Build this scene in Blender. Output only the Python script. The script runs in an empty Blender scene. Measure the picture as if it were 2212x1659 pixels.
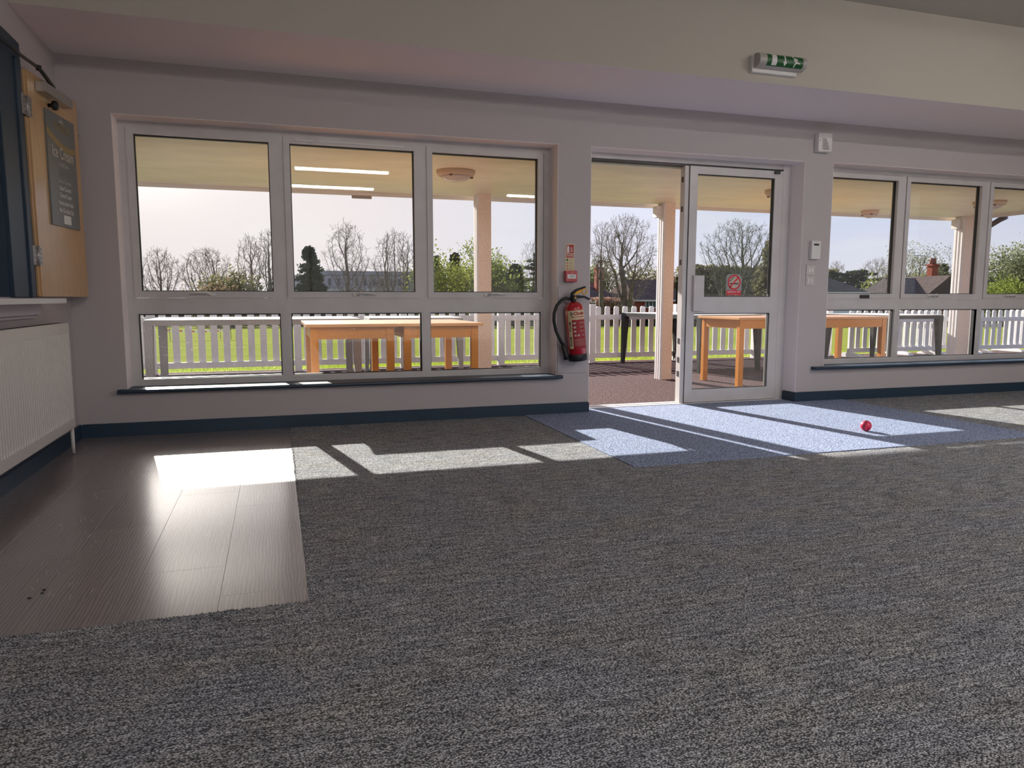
import bpy, bmesh, math, random
from mathutils import Vector, Matrix
sc = bpy.context.scene
C = sc.collection
PI = math.pi

# ------------------------------------------------------------------ camera
yaw, pitch, roll, CAM_H, FPX = 0.3106, 0.1160, 0.0009, 0.9, 1585.2
fw = Vector((math.sin(yaw)*math.cos(pitch), math.cos(yaw)*math.cos(pitch), -math.sin(pitch)))
rt = Vector((math.cos(yaw), -math.sin(yaw), 0)); up = rt.cross(fw)
r2 = rt*math.cos(roll)+up*math.sin(roll); u2 = -rt*math.sin(roll)+up*math.cos(roll)
cam = bpy.data.cameras.new('camera'); cam.sensor_width = 36; cam.lens = FPX/2212*36
cam.clip_start = 0.05; cam.clip_end = 2000
cam_ob = bpy.data.objects.new('camera', cam); C.objects.link(cam_ob)
m = Matrix((r2, u2, -fw)).transposed().to_4x4(); m.translation = Vector((0, 0, CAM_H))
cam_ob.matrix_world = m
sc.camera = cam_ob

# ------------------------------------------------------------------ sky, sun, exposure
SUN = Vector((-0.192, 1.0, 0.436)).normalized()
SUN_W = 14.5
SKY_S = 1.0
world = bpy.data.worlds.new('sky'); sc.world = world; world.use_nodes = True
nt = world.node_tree; N = nt.nodes; L = nt.links
bg = N['Background']; bg.inputs['Strength'].default_value = SKY_S
tc = N.new('ShaderNodeTexCoord')
sep = N.new('ShaderNodeSeparateXYZ'); L.new(tc.outputs['Generated'], sep.inputs[0])
dp = N.new('ShaderNodeVectorMath'); dp.operation = 'DOT_PRODUCT'
L.new(tc.outputs['Generated'], dp.inputs[0]); dp.inputs[1].default_value = SUN
r_sun = N.new('ShaderNodeValToRGB'); L.new(dp.outputs['Value'], r_sun.inputs[0])
e = r_sun.color_ramp.elements
e[0].position = 0.3; e[0].color = (0.62, 0.68, 0.86, 1)
e[1].position = 0.99; e[1].color = (1.12, 0.99, 0.94, 1)
x = e.new(0.62); x.color = (0.60, 0.70, 0.95, 1)
x = e.new(0.82); x.color = (0.84, 0.85, 0.98, 1)
x = e.new(0.92); x.color = (1.06, 0.94, 0.93, 1)
r_el = N.new('ShaderNodeValToRGB'); L.new(sep.outputs['Z'], r_el.inputs[0])
e = r_el.color_ramp.elements
e[0].position = 0.0; e[0].color = (1, 1, 1, 1); e[1].position = 0.9; e[1].color = (0.42, 0.50, 0.66, 1)
x = e.new(0.35); x.color = (0.86, 0.92, 1.0, 1)
mul = N.new('ShaderNodeMixRGB'); mul.blend_type = 'MULTIPLY'; mul.inputs[0].default_value = 1
L.new(r_sun.outputs[0], mul.inputs[1]); L.new(r_el.outputs[0], mul.inputs[2])
hz = N.new('ShaderNodeValToRGB'); L.new(sep.outputs['Z'], hz.inputs[0])
e = hz.color_ramp.elements; e[0].position = 0.0; e[0].color = (.75, .75, .75, 1); e[1].position = 0.16; e[1].color = (0, 0, 0, 1)
mx = N.new('ShaderNodeMixRGB'); L.new(hz.outputs[0], mx.inputs[0]); L.new(mul.outputs[0], mx.inputs[1]); mx.inputs[2].default_value = (0.97, 0.89, 0.90, 1)
cm = N.new('ShaderNodeMapping'); cm.inputs['Scale'].default_value = (2.0, 2.0, 11.0); L.new(tc.outputs['Generated'], cm.inputs[0])
cn = N.new('ShaderNodeTexNoise'); cn.inputs['Scale'].default_value = 1.6; cn.inputs['Detail'].default_value = 5; L.new(cm.outputs[0], cn.inputs[0])
cr = N.new('ShaderNodeValToRGB'); L.new(cn.outputs[0], cr.inputs[0]); e = cr.color_ramp.elements
e[0].position = .56; e[0].color = (0, 0, 0, 1); e[1].position = .75; e[1].color = (.55, .55, .55, 1)
mx2 = N.new('ShaderNodeMixRGB'); L.new(cr.outputs[0], mx2.inputs[0]); L.new(mx.outputs[0], mx2.inputs[1]); mx2.inputs[2].default_value = (1.0, 0.96, 0.95, 1)
pw = N.new('ShaderNodeMath'); pw.operation = 'POWER'; pw.use_clamp = False; L.new(dp.outputs['Value'], pw.inputs[0]); pw.inputs[1].default_value = 110   # aureole round the sun
cl0 = N.new('ShaderNodeMath'); cl0.operation = 'MAXIMUM'; cl0.inputs[1].default_value = 0; L.new(dp.outputs['Value'], cl0.inputs[0]); L.new(cl0.outputs[0], pw.inputs[0])
glow = N.new('ShaderNodeVectorMath'); glow.operation = 'SCALE'; glow.inputs[0].default_value = (18.0, 16.2, 15.0); L.new(pw.outputs[0], glow.inputs['Scale'])
addg = N.new('ShaderNodeVectorMath'); addg.operation = 'ADD'; L.new(mx2.outputs[0], addg.inputs[0]); L.new(glow.outputs[0], addg.inputs[1])
L.new(addg.outputs[0], bg.inputs['Color'])

sun = bpy.data.lights.new('sun', 'SUN'); sun.energy = SUN_W; sun.angle = math.radians(0.6); sun.color = (1.0, 0.95, 0.87)
sun_ob = bpy.data.objects.new('sun', sun); C.objects.link(sun_ob)
sun_ob.rotation_euler = SUN.to_track_quat('Z', 'Y').to_euler(); sun_ob.location = (0, 0, 30)

sc.view_settings.view_transform = 'Standard'; sc.view_settings.look = 'None'
sc.view_settings.gamma = 1; sc.view_settings.use_curve_mapping = False
sc.view_settings.exposure = 0.0
STRIP_E = 75.0
sc.cycles.use_denoising = True
sc.cycles.max_bounces = 10; sc.cycles.diffuse_bounces = 6; sc.cycles.transparent_max_bounces = 24
sc.cycles.sample_clamp_indirect = 8; sc.cycles.caustics_reflective = False; sc.cycles.caustics_refractive = False

# ------------------------------------------------------------------ materials
def srgb(r, g, b):
    f = lambda c: (c/255/12.92) if c/255 <= .04045 else ((c/255+.055)/1.055)**2.4
    return (f(r), f(g), f(b), 1)
MATS = {}
def mat(name, col, rough=.6, spec=.5, metal=0, var=0, vscale=5, vstretch=(1, 1, 1), col2=None, bump=0, bscale=40, bstretch=(1, 1, 1), emit=0, detail=4, coat=0):
    if name in MATS: return MATS[name]
    m_ = bpy.data.materials.new(name); m_.use_nodes = True
    n = m_.node_tree.nodes; l = m_.node_tree.links; p = n['Principled BSDF']
    p.inputs['Base Color'].default_value = col if len(col) == 4 else (*col, 1)
    p.inputs['Roughness'].default_value = rough; p.inputs['Specular IOR Level'].default_value = spec
    p.inputs['Metallic'].default_value = metal
    if coat: p.inputs['Coat Weight'].default_value = coat; p.inputs['Coat Roughness'].default_value = .15
    if emit:
        p.inputs['Emission Color'].default_value = col if len(col) == 4 else (*col, 1); p.inputs['Emission Strength'].default_value = emit
    if var or bump:
        g = n.new('ShaderNodeNewGeometry')
    if var:
        mp = n.new('ShaderNodeMapping'); mp.inputs['Scale'].default_value = vstretch; l.new(g.outputs['Position'], mp.inputs[0])
        t = n.new('ShaderNodeTexNoise'); t.inputs['Scale'].default_value = vscale; t.inputs['Detail'].default_value = detail
        l.new(mp.outputs[0], t.inputs[0])
        rr = n.new('ShaderNodeValToRGB'); l.new(t.outputs[0], rr.inputs[0])
        c = (*col[:3], 1); d = col2 if col2 else tuple(max(0, v*(1-var)) for v in c[:3])
        rr.color_ramp.elements[0].position = .35; rr.color_ramp.elements[0].color = (*d[:3], 1)
        rr.color_ramp.elements[1].position = .65; rr.color_ramp.elements[1].color = c
        l.new(rr.outputs[0], p.inputs['Base Color'])
    if bump:
        mp = n.new('ShaderNodeMapping'); mp.inputs['Scale'].default_value = bstretch; l.new(g.outputs['Position'], mp.inputs[0])
        t = n.new('ShaderNodeTexNoise'); t.inputs['Scale'].default_value = bscale; t.inputs['Detail'].default_value = 3
        l.new(mp.outputs[0], t.inputs[0])
        b = n.new('ShaderNodeBump'); b.inputs['Strength'].default_value = bump; b.inputs['Distance'].default_value = .005
        l.new(t.outputs[0], b.inputs['Height']); l.new(b.outputs[0], p.inputs['Normal'])
    MATS[name] = m_; return m_

WALL = mat('wall_paint', (.50, .455, .455), .85, .3, bump=.15, bscale=300)
WALLL = mat('wall_paint_left', (.50, .455, .455), .85, .3, bump=.15, bscale=300)
CEIL = mat('ceiling_paint', (.52, .48, .42), .9, .2, bump=.1, bscale=250)
SOFF = mat('soffit_paint', (.88, .80, .80), .85, .3)
UPVC = mat('white_frame', (.62, .59, .58), .35, .5, var=.08, vscale=6)
REV = mat('reveal_paint', (.90, .83, .82), .7, .3)
BLUE = mat('blue_gloss_paint', (.018, .042, .072), .42, .5, var=.12, vscale=8)
BLK = mat('black_rubber', (.008, .009, .011), .5)
WHITE = mat('white_plastic', (.72, .70, .68), .4)
WHITEP = mat('white_fence_paint', (.80, .76, .75), .6, .3, var=.08, vscale=14, vstretch=(4, 4, 1), bump=.2, bscale=60, bstretch=(6, 6, 1))
COLB = mat('cream_render', (.86, .70, .60), .85, .2, var=.16, vscale=60, col2=(.72, .56, .47, 1), bump=.5, bscale=90)
COLW = mat('white_trim', (.80, .76, .76), .6, .3, var=.06, vscale=20, vstretch=(3, 3, .6))
VER = mat('veranda_lining', (.93, .87, .68), .45, .4, var=.10, vscale=2.2, vstretch=(1, 2, 1))
ORANGE = mat('varnished_pine', (.60, .215, .020), .35, .5, var=.14, vscale=10, vstretch=(2, 2, 12), coat=.2)
OTOP = mat('varnished_top', (.60, .29, .11), .35, .5, var=.12, vscale=10, vstretch=(1, 10, 10), coat=.2)
RED = mat('red_paint', srgb(178, 20, 30), .25, .6, coat=.5)
REDP = mat('red_print', srgb(170, 20, 30), .5)
CREAMP = mat('cream_print', srgb(216, 200, 160), .5)
GREENP = mat('green_print', (.003, .085, .015), .4)
WHITEPR = mat('white_print', (.75, .73, .70), .5)
STEEL = mat('brushed_steel', (.55, .52, .50), .35, .5, metal=.9)
HINGE = mat('hinge_steel', (.42, .39, .38), .4, .5, metal=.6)
DARKM = mat('dark_metal', (.03, .027, .03), .45)
YEL = mat('yellow_plastic', srgb(235, 170, 10), .4)
BIRCH = mat('birch_veneer', (.64, .40, .20), .32, .5, var=.16, vscale=9, vstretch=(6, 6, .7), coat=.35)
SIGNG = mat('slate_sign_face', (.165, .175, .170), .35, .5)
GOLD = mat('gold_print', (.36, .26, .11), .5)
GREYT = mat('grey_print_text', (.42, .42, .40), .5)
FAINT = mat('faint_print', (.22, .22, .21), .5)
CREAMT = mat('pale_print', (.62, .57, .48), .5)
BARK = mat('tree_bark', (.20, .165, .14), .9, .1, var=.3, vscale=2)  # lightened so the colour carries distance haze and glare
BARKG = mat('mossy_bark', (.12, .12, .085), .9, .1, var=.3, vscale=2)
ROOF1 = mat('brown_roof_tiles', (.15, .11, .105), .95, 0, var=.35, vscale=3, bump=.8, bscale=6, bstretch=(1, 1, 8))  # distance haze put into the tile colour as a paler brown
ROOF2 = mat('slate_roof_tiles', (.135, .115, .115), .95, 0, var=.35, vscale=4, bump=.8, bscale=6, bstretch=(1, 1, 8))
BRICK = mat('red_brick', (.33, .095, .06), .9, .1, var=.25, vscale=6)
RENDER = mat('pale_render', (.62, .62, .66), .8, .2)
DARKW = mat('dark_window', (.06, .075, .08), .15, .6)

def leafmat(name, a, b, tr=.35):
    m_ = bpy.data.materials.new(name); m_.use_nodes = True; n = m_.node_tree.nodes; l = m_.node_tree.links
    for q in list(n): n.remove(q)
    o = n.new('ShaderNodeOutputMaterial'); g = n.new('ShaderNodeNewGeometry')
    t = n.new('ShaderNodeTexNoise'); t.inputs['Scale'].default_value = .9; l.new(g.outputs['Position'], t.inputs[0])
    rr = n.new('ShaderNodeValToRGB'); rr.color_ramp.elements[0].position = .35; rr.color_ramp.elements[1].position = .65
    rr.color_ramp.elements[0].color = (*a, 1); rr.color_ramp.elements[1].color = (*b, 1); l.new(t.outputs[0], rr.inputs[0])
    d = n.new('ShaderNodeBsdfDiffuse'); s = n.new('ShaderNodeBsdfTranslucent'); x_ = n.new('ShaderNodeMixShader'); x_.inputs[0].default_value = tr
    l.new(rr.outputs[0], d.inputs[0]); l.new(rr.outputs[0], s.inputs[0]); l.new(d.outputs[0], x_.inputs[1]); l.new(s.outputs[0], x_.inputs[2])
    l.new(x_.outputs[0], o.inputs[0]); return m_
L_SPRING = leafmat('spring_leaves', (.13, .16, .035), (.26, .28, .07), .40)
L_DARK = leafmat('dark_needles', (.045, .060, .040), (.09, .105, .065), .15)
L_OLIVE = leafmat('olive_leaves', (.13, .125, .07), (.24, .22, .11), .35)
L_RUST = leafmat('rusty_leaves', (.17, .12, .075), (.25, .18, .11), .3)
L_GREY = leafmat('grey_green_leaves', (.14, .16, .09), (.26, .27, .14), .4)
L_HEDGE = leafmat('hedge_leaves', (.050, .060, .045), (.10, .11, .07), .2)
L_BRIGHT = leafmat('bright_bush_leaves', (.13, .17, .03), (.24, .28, .06), .4)
L_GRASS = leafmat('grass_blades', (.17, .25, .02), (.32, .40, .05), .5)

def glassmat(name, dirt, speck):
    """clear pane with a real film of dust: mostly transparent, a little gloss, a little scattering dirt"""
    m_ = bpy.data.materials.new(name); m_.use_nodes = True; n = m_.node_tree.nodes; l = m_.node_tree.links
    for q in list(n): n.remove(q)
    o = n.new('ShaderNodeOutputMaterial'); g = n.new('ShaderNodeNewGeometry')
    tr = n.new('ShaderNodeBsdfTransparent'); tr.inputs[0].default_value = (.96, .97, .965, 1)
    gl = n.new('ShaderNodeBsdfGlossy'); gl.inputs['Roughness'].default_value = .01
    fc = n.new('ShaderNodeLayerWeight'); fc.inputs[0].default_value = .5
    pw = n.new('ShaderNodeMath'); pw.operation = 'POWER'; l.new(fc.outputs['Facing'], pw.inputs[0]); pw.inputs[1].default_value = 4.5
    fr = n.new('ShaderNodeMath'); fr.operation = 'MULTIPLY_ADD'; l.new(pw.outputs[0], fr.inputs[0]); fr.inputs[1].default_value = .8; fr.inputs[2].default_value = .022
    a = n.new('ShaderNodeMixShader'); l.new(fr.outputs[0], a.inputs[0]); l.new(tr.outputs[0], a.inputs[1]); l.new(gl.outputs[0], a.inputs[2])
    ts = n.new('ShaderNodeBsdfTranslucent'); ts.inputs[0].default_value = (.85, .82, .80, 1)
    df = n.new('ShaderNodeBsdfDiffuse'); df.inputs[0].default_value = (.6, .57, .55, 1)
    d = n.new('ShaderNodeMixShader'); d.inputs[0].default_value = .3; l.new(ts.outputs[0], d.inputs[1]); l.new(df.outputs[0], d.inputs[2])
    no = n.new('ShaderNodeTexNoise'); no.inputs['Scale'].default_value = 3; no.inputs['Detail'].default_value = 6; l.new(g.outputs['Position'], no.inputs[0])
    mm = n.new('ShaderNodeMath'); mm.operation = 'MULTIPLY'; l.new(no.outputs[0], mm.inputs[0]); mm.inputs[1].default_value = dirt*2
    vo = n.new('ShaderNodeTexNoise'); vo.inputs['Scale'].default_value = 120; vo.inputs['Detail'].default_value = 2; l.new(g.outputs['Position'], vo.inputs[0])
    lt = n.new('ShaderNodeValToRGB'); lt.color_ramp.elements[0].position = .70; lt.color_ramp.elements[0].color = (0, 0, 0, 1)
    lt.color_ramp.elements[1].position = .76; lt.color_ramp.elements[1].color = (speck, speck, speck, 1); l.new(vo.outputs[0], lt.inputs[0])
    ad = n.new('ShaderNodeMath'); ad.operation = 'ADD'; ad.use_clamp = True; l.new(mm.outputs[0], ad.inputs[0]); l.new(lt.outputs[0], ad.inputs[1])
    b = n.new('ShaderNodeMixShader'); l.new(ad.outputs[0], b.inputs[0]); l.new(a.outputs[0], b.inputs[1]); l.new(d.outputs[0], b.inputs[2])
    l.new(b.outputs[0], o.inputs[0]); return m_
G_UP = glassmat('dusty_pane_upper', .012, .03)
G_LOW = glassmat('dusty_pane_lower', .009, .28)
G_DOOR = glassmat('door_pane', .007, .03)
G_W2 = glassmat('dusty_pane_far', .008, .02)

def carpetmat():
    m_ = bpy.data.materials.new('heather_loop_carpet'); m_.use_nodes = True; n = m_.node_tree.nodes; l = m_.node_tree.links
    p = n['Principled BSDF']; p.inputs['Roughness'].default_value = .95; p.inputs['Specular IOR Level'].default_value = .15
    g = n.new('ShaderNodeNewGeometry')
    def noise(scale, st, det=2, rot=0):
        mp = n.new('ShaderNodeMapping'); mp.inputs['Scale'].default_value = st; mp.inputs['Rotation'].default_value = (0, 0, rot)
        l.new(g.outputs['Position'], mp.inputs[0]); t = n.new('ShaderNodeTexNoise')
        t.inputs['Scale'].default_value = scale; t.inputs['Detail'].default_value = det; l.new(mp.outputs[0], t.inputs[0]); return t.outputs[0]
    def ramp(src, p0, c0, p1, c1):
        r_ = n.new('ShaderNodeValToRGB'); r_.color_ramp.elements[0].position = p0; r_.color_ramp.elements[0].color = (*c0, 1)
        r_.color_ramp.elements[1].position = p1; r_.color_ramp.elements[1].color = (*c1, 1); l.new(src, r_.inputs[0]); return r_.outputs[0]
    streak = noise(22, (.35, 3.4, 1), 4)
    loop = n.new('ShaderNodeTexVoronoi'); mp = n.new('ShaderNodeMapping'); mp.inputs['Scale'].default_value = (200, 290, 1)
    l.new(g.outputs['Position'], mp.inputs[0]); l.new(mp.outputs[0], loop.inputs[0]); loop.inputs['Scale'].default_value = 1
    base = ramp(streak, .35, (.315, .325, .345), .68, (.65, .66, .67))
    tint = ramp(noise(2.5, (1, 2, 1), 3), .35, (.96, .98, 1.05), .68, (1.02, 1.0, .97))
    a = n.new('ShaderNodeMixRGB'); a.blend_type = 'MULTIPLY'; a.inputs[0].default_value = 1; l.new(base, a.inputs[1]); l.new(tint, a.inputs[2])
    lc = ramp(loop.outputs['Distance'], .15, (1.42, 1.42, 1.42), .68, (.17, .17, .175))
    b = n.new('ShaderNodeMixRGB'); b.blend_type = 'MULTIPLY'; b.inputs[0].default_value = 1; l.new(a.outputs[0], b.inputs[1]); l.new(lc, b.inputs[2])
    cc = ramp(loop.outputs['Color'], .2, (.72, .72, .74), .8, (1.22, 1.2, 1.16))
    c_ = n.new('ShaderNodeMixRGB'); c_.blend_type = 'MULTIPLY'; c_.inputs[0].default_value = 1; l.new(b.outputs[0], c_.inputs[1]); l.new(cc, c_.inputs[2])
    l.new(c_.outputs[0], p.inputs['Base Color'])
    bp = n.new('ShaderNodeBump'); bp.invert = True; bp.inputs['Strength'].default_value = .9; bp.inputs['Distance'].default_value = .004
    l.new(loop.outputs['Distance'], bp.inputs['Height']); l.new(bp.outputs[0], p.inputs['Normal']); return m_
CARPET = carpetmat()
def matmat():
    m_ = bpy.data.materials.new('blue_entrance_matting'); m_.use_nodes = True; n = m_.node_tree.nodes; l = m_.node_tree.links
    p = n['Principled BSDF']; p.inputs['Roughness'].default_value = .95; p.inputs['Specular IOR Level'].default_value = .1
    g = n.new('ShaderNodeNewGeometry'); t = n.new('ShaderNodeTexNoise'); t.inputs['Scale'].default_value = 150; t.inputs['Detail'].default_value = 3
    l.new(g.outputs['Position'], t.inputs[0]); r_ = n.new('ShaderNodeValToRGB'); l.new(t.outputs[0], r_.inputs[0])
    r_.color_ramp.elements[0].position = .38; r_.color_ramp.elements[0].color = (.030, .045, .095, 1)
    r_.color_ramp.elements[1].position = .60; r_.color_ramp.elements[1].color = (.42, .49, .68, 1)
    l.new(r_.outputs[0], p.inputs['Base Color']); b = n.new('ShaderNodeBump'); b.inputs['Strength'].default_value = .5; b.inputs['Distance'].default_value = .003
    l.new(t.outputs[0], b.inputs['Height']); l.new(b.outputs[0], p.inputs['Normal']); return m_
MATB = matmat()
def vinylmat():
    m_ = bpy.data.materials.new('wood_effect_vinyl'); m_.use_nodes = True; n = m_.node_tree.nodes; l = m_.node_tree.links
    p = n['Principled BSDF']; p.inputs['Roughness'].default_value = .55; p.inputs['Specular IOR Level'].default_value = .8; p.inputs['Coat Weight'].default_value = 1.0; p.inputs['Coat Roughness'].default_value = .22
    g = n.new('ShaderNodeNewGeometry'); oi = n.new('ShaderNodeObjectInfo')
    vm = n.new('ShaderNodeVectorMath'); vm.operation = 'ADD'; l.new(g.outputs['Position'], vm.inputs[0])
    cx = n.new('ShaderNodeCombineXYZ'); mu = n.new('ShaderNodeMath'); mu.operation = 'MULTIPLY'; mu.inputs[1].default_value = 37; l.new(oi.outputs['Random'], mu.inputs[0])
    l.new(mu.outputs[0], cx.inputs[0]); l.new(mu.outputs[0], cx.inputs[1]); l.new(cx.outputs[0], vm.inputs[1])
    mp = n.new('ShaderNodeMapping'); mp.inputs['Scale'].default_value = (9, 1.1, 1); l.new(vm.outputs[0], mp.inputs[0])
    w = n.new('ShaderNodeTexWave'); w.wave_type = 'BANDS'; w.bands_direction = 'X'; w.inputs['Scale'].default_value = 3.2; w.inputs['Distortion'].default_value = 9
    w.inputs['Detail'].default_value = 3; w.inputs['Detail Scale'].default_value = .9; l.new(mp.outputs[0], w.inputs[0])
    r_ = n.new('ShaderNodeValToRGB'); l.new(w.outputs[0], r_.inputs[0])
    r_.color_ramp.elements[0].position = .1; r_.color_ramp.elements[0].color = (.125, .105, .11, 1)
    r_.color_ramp.elements[1].position = .7; r_.color_ramp.elements[1].color = (.215, .185, .19, 1)
    hv = n.new('ShaderNodeHueSaturation'); ma = n.new('ShaderNodeMapRange'); l.new(oi.outputs['Random'], ma.inputs[0]); ma.inputs[3].default_value = .86; ma.inputs[4].default_value = 1.12
    l.new(ma.outputs[0], hv.inputs['Value']); l.new(r_.outputs[0], hv.inputs['Color']); l.new(hv.outputs[0], p.inputs['Base Color'])
    b = n.new('ShaderNodeBump'); b.inputs['Strength'].default_value = .35; b.inputs['Distance'].default_value = .0018
    l.new(w.outputs[0], b.inputs['Height']); l.new(b.outputs[0], p.inputs['Normal'])
    return m_
VINYL = vinylmat()
def patiomat():
    m_ = mat('rubber_crumb_patio', (.17, .115, .115), .9, .04, var=.3, vscale=1.2)
    n = m_.node_tree.nodes; l = m_.node_tree.links; p = n['Principled BSDF']
    g = n.new('ShaderNodeNewGeometry'); t = n.new('ShaderNodeTexNoise'); t.inputs['Scale'].default_value = 70; t.inputs['Detail'].default_value = 4; l.new(g.outputs['Position'], t.inputs[0])
    r_ = n.new('ShaderNodeValToRGB'); l.new(t.outputs[0], r_.inputs[0]); r_.color_ramp.elements[0].position = .38; r_.color_ramp.elements[0].color = (.036, .021, .024, 1)
    r_.color_ramp.elements[1].position = .62; r_.color_ramp.elements[1].color = (.135, .085, .085, 1)
    x_ = r_.color_ramp.elements.new(.70); x_.color = (.36, .29, .28, 1)
    l.new(r_.outputs[0], p.inputs['Base Color']); b = n.new('ShaderNodeBump'); b.inputs['Strength'].default_value = .6; b.inputs['Distance'].default_value = .006
    l.new(t.outputs[0], b.inputs['Height']); l.new(b.outputs[0], p.inputs['Normal']); return m_
PATIO = patiomat()
FIELD = mat('mown_grass', (.21, .23, .045), 1, 0, var=.25, vscale=.5, vstretch=(.25, 1.6, 1), col2=(.16, .185, .035, 1), bump=.6, bscale=60)
def weavemat(name, dark, light):
    m_ = bpy.data.materials.new(name); m_.use_nodes = True; n = m_.node_tree.nodes; l = m_.node_tree.links
    p = n['Principled BSDF']; p.inputs['Roughness'].default_value = .7; p.inputs['Specular IOR Level'].default_value = .2
    tcn = n.new('ShaderNodeTexCoord'); mp = n.new('ShaderNodeMapping'); mp.inputs['Rotation'].default_value = (.6, .6, .785); l.new(tcn.outputs['Object'], mp.inputs[0])
    ck = n.new('ShaderNodeTexChecker'); ck.inputs['Scale'].default_value = 110; l.new(mp.outputs[0], ck.inputs[0])
    ck.inputs[1].default_value = (*dark, 1); ck.inputs[2].default_value = (*light, 1); l.new(ck.outputs[0], p.inputs['Base Color'])
    b = n.new('ShaderNodeBump'); b.inputs['Strength'].default_value = .5; b.inputs['Distance'].default_value = .003; l.new(ck.outputs['Fac'], b.inputs['Height']); l.new(b.outputs[0], p.inputs['Normal'])
    return m_
WEAVED = weavemat('dark_woven_resin', (.018, .017, .018), (.075, .073, .075))
WEAVE_HAZED = weavemat('hazed_woven_resin', (.30, .29, .29), (.38, .37, .37))  # paler copy of the dark resin, window haze painted into it
TTOP = mat('pale_table_top', (.55, .54, .53), .4)

# ------------------------------------------------------------------ mesh helpers
def new_obj(name, me, m_=None, parent=None, kind=None):
    o = bpy.data.objects.new(name, me); C.objects.link(o)
    if m_ is not None and len(me.materials) == 0: me.materials.append(m_)
    if parent is not None: o.parent = parent
    if kind: o['kind'] = kind
    return o
def mesh_from(name, vs, fs, smooth=False):
    me = bpy.data.meshes.new(name); me.from_pydata(vs, [], fs); me.update()
    if smooth:
        for p in me.polygons: p.use_smooth = True
    return me
def finish(bm, name, m_, parent=None, kind=None, smooth=False):
    me = bpy.data.meshes.new(name); bm.normal_update(); bm.to_mesh(me); bm.free()
    if smooth:
        for p in me.polygons: p.use_smooth = True
    return new_obj(name, me, m_, parent, kind)
def bbox(bm, x0, x1, y0, y1, z0, z1, bev=0):
    vs = [bm.verts.new(v) for v in [(x0, y0, z0), (x1, y0, z0), (x1, y1, z0), (x0, y1, z0), (x0, y0, z1), (x1, y0, z1), (x1, y1, z1), (x0, y1, z1)]]
    fs = [bm.faces.new([vs[i] for i in f]) for f in [(0, 3, 2, 1), (4, 5, 6, 7), (0, 1, 5, 4), (1, 2, 6, 5), (2, 3, 7, 6), (3, 0, 4, 7)]]
    if bev:
        es = list({ed for f in fs for ed in f.edges})
        bmesh.ops.bevel(bm, geom=es, offset=bev, segments=2, affect='EDGES', profile=.7)
def box(name, x0, x1, y0, y1, z0, z1, m_, parent=None, kind=None, bev=0):
    bm = bmesh.new(); bbox(bm, x0, x1, y0, y1, z0, z1, bev); return finish(bm, name, m_, parent, kind)
def ring(name, x0, x1, z0, z1, wl, wr, wb, wt, y0, y1, m_, parent=None, kind=None):
    o = [(x0, z0), (x1, z0), (x1, z1), (x0, z1)]; i = [(x0+wl, z0+wb), (x1-wr, z0+wb), (x1-wr, z1-wt), (x0+wl, z1-wt)]
    vs = [(a, y0, b) for a, b in o]+[(a, y0, b) for a, b in i]+[(a, y1, b) for a, b in o]+[(a, y1, b) for a, b in i]
    fs = []
    for k in range(4):
        j = (k+1) % 4
        fs += [(k, j, 4+j, 4+k), (8+j, 8+k, 12+k, 12+j), (k, 8+k, 8+j, j), (4+j, 12+j, 12+k, 4+k)]
    return new_obj(name, mesh_from(name, vs, fs), m_, parent, kind)
def tube_mesh(pts, rad, n=10, cap=True):
    vs = []; fs = []
    rads = rad if isinstance(rad, (list, tuple)) else [rad]*len(pts)
    pts = [Vector(p) for p in pts]; prev = None
    for i, p in enumerate(pts):
        d = (pts[min(i+1, len(pts)-1)]-pts[max(i-1, 0)]).normalized()
        a = prev if prev is not None else (Vector((0, 0, 1)) if abs(d.z) < .9 else Vector((1, 0, 0)))
        u = (a-d*a.dot(d)).normalized(); prev = u; v = d.cross(u)
        for k in range(n):
            t = 2*PI*k/n; vs.append(tuple(p+(u*math.cos(t)+v*math.sin(t))*rads[i]))
    for i in range(len(pts)-1):
        for k in range(n):
            j = (k+1) % n; fs.append((i*n+k, i*n+j, (i+1)*n+j, (i+1)*n+k))
    if cap: fs.append(tuple(range(n-1, -1, -1))); fs.append(tuple((len(pts)-1)*n+k for k in range(n)))
    return vs, fs
def tube(name, pts, rad, m_, parent=None, n=10, kind=None):
    vs, fs = tube_mesh(pts, rad, n); return new_obj(name, mesh_from(name, vs, fs, True), m_, parent, kind)
def lathe(name, prof, m_, parent=None, n=32, axis_o=(0, 0, 0), kind=None):
    vs = []; fs = []
    for (r, z) in prof:
        for k in range(n):
            t = 2*PI*k/n; vs.append((axis_o[0]+r*math.cos(t), axis_o[1]+r*math.sin(t), axis_o[2]+z))
    for i in range(len(prof)-1):
        for k in range(n):
            j = (k+1) % n; fs.append((i*n+k, i*n+j, (i+1)*n+j, (i+1)*n+k))
    fs.append(tuple(range(n-1, -1, -1))); fs.append(tuple((len(prof)-1)*n+k for k in range(n)))
    return new_obj(name, mesh_from(name, vs, fs, True), m_, parent, kind)
def thing(name, label, cat, loc=(0, 0, 0), group=None, kind=None):
    o = bpy.data.objects.new(name, None); C.objects.link(o); o.location = loc; o.empty_display_size = .1
    if label: o['label'] = label
    if cat: o['category'] = cat
    if group: o['group'] = group
    if kind: o['kind'] = kind
    return o
def tag(o, label, cat, group=None):
    o['label'] = label; o['category'] = cat
    if group: o['group'] = group
    return o
def struct(name): return thing(name, None, None, kind='structure')
def copy_tree(o, parent=None):
    c = o.copy(); C.objects.link(c)
    if parent is not None: c.parent = parent
    for ch in [q for q in bpy.data.objects if q.parent == o and q is not c]: copy_tree(ch, c)
    return c
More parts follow.
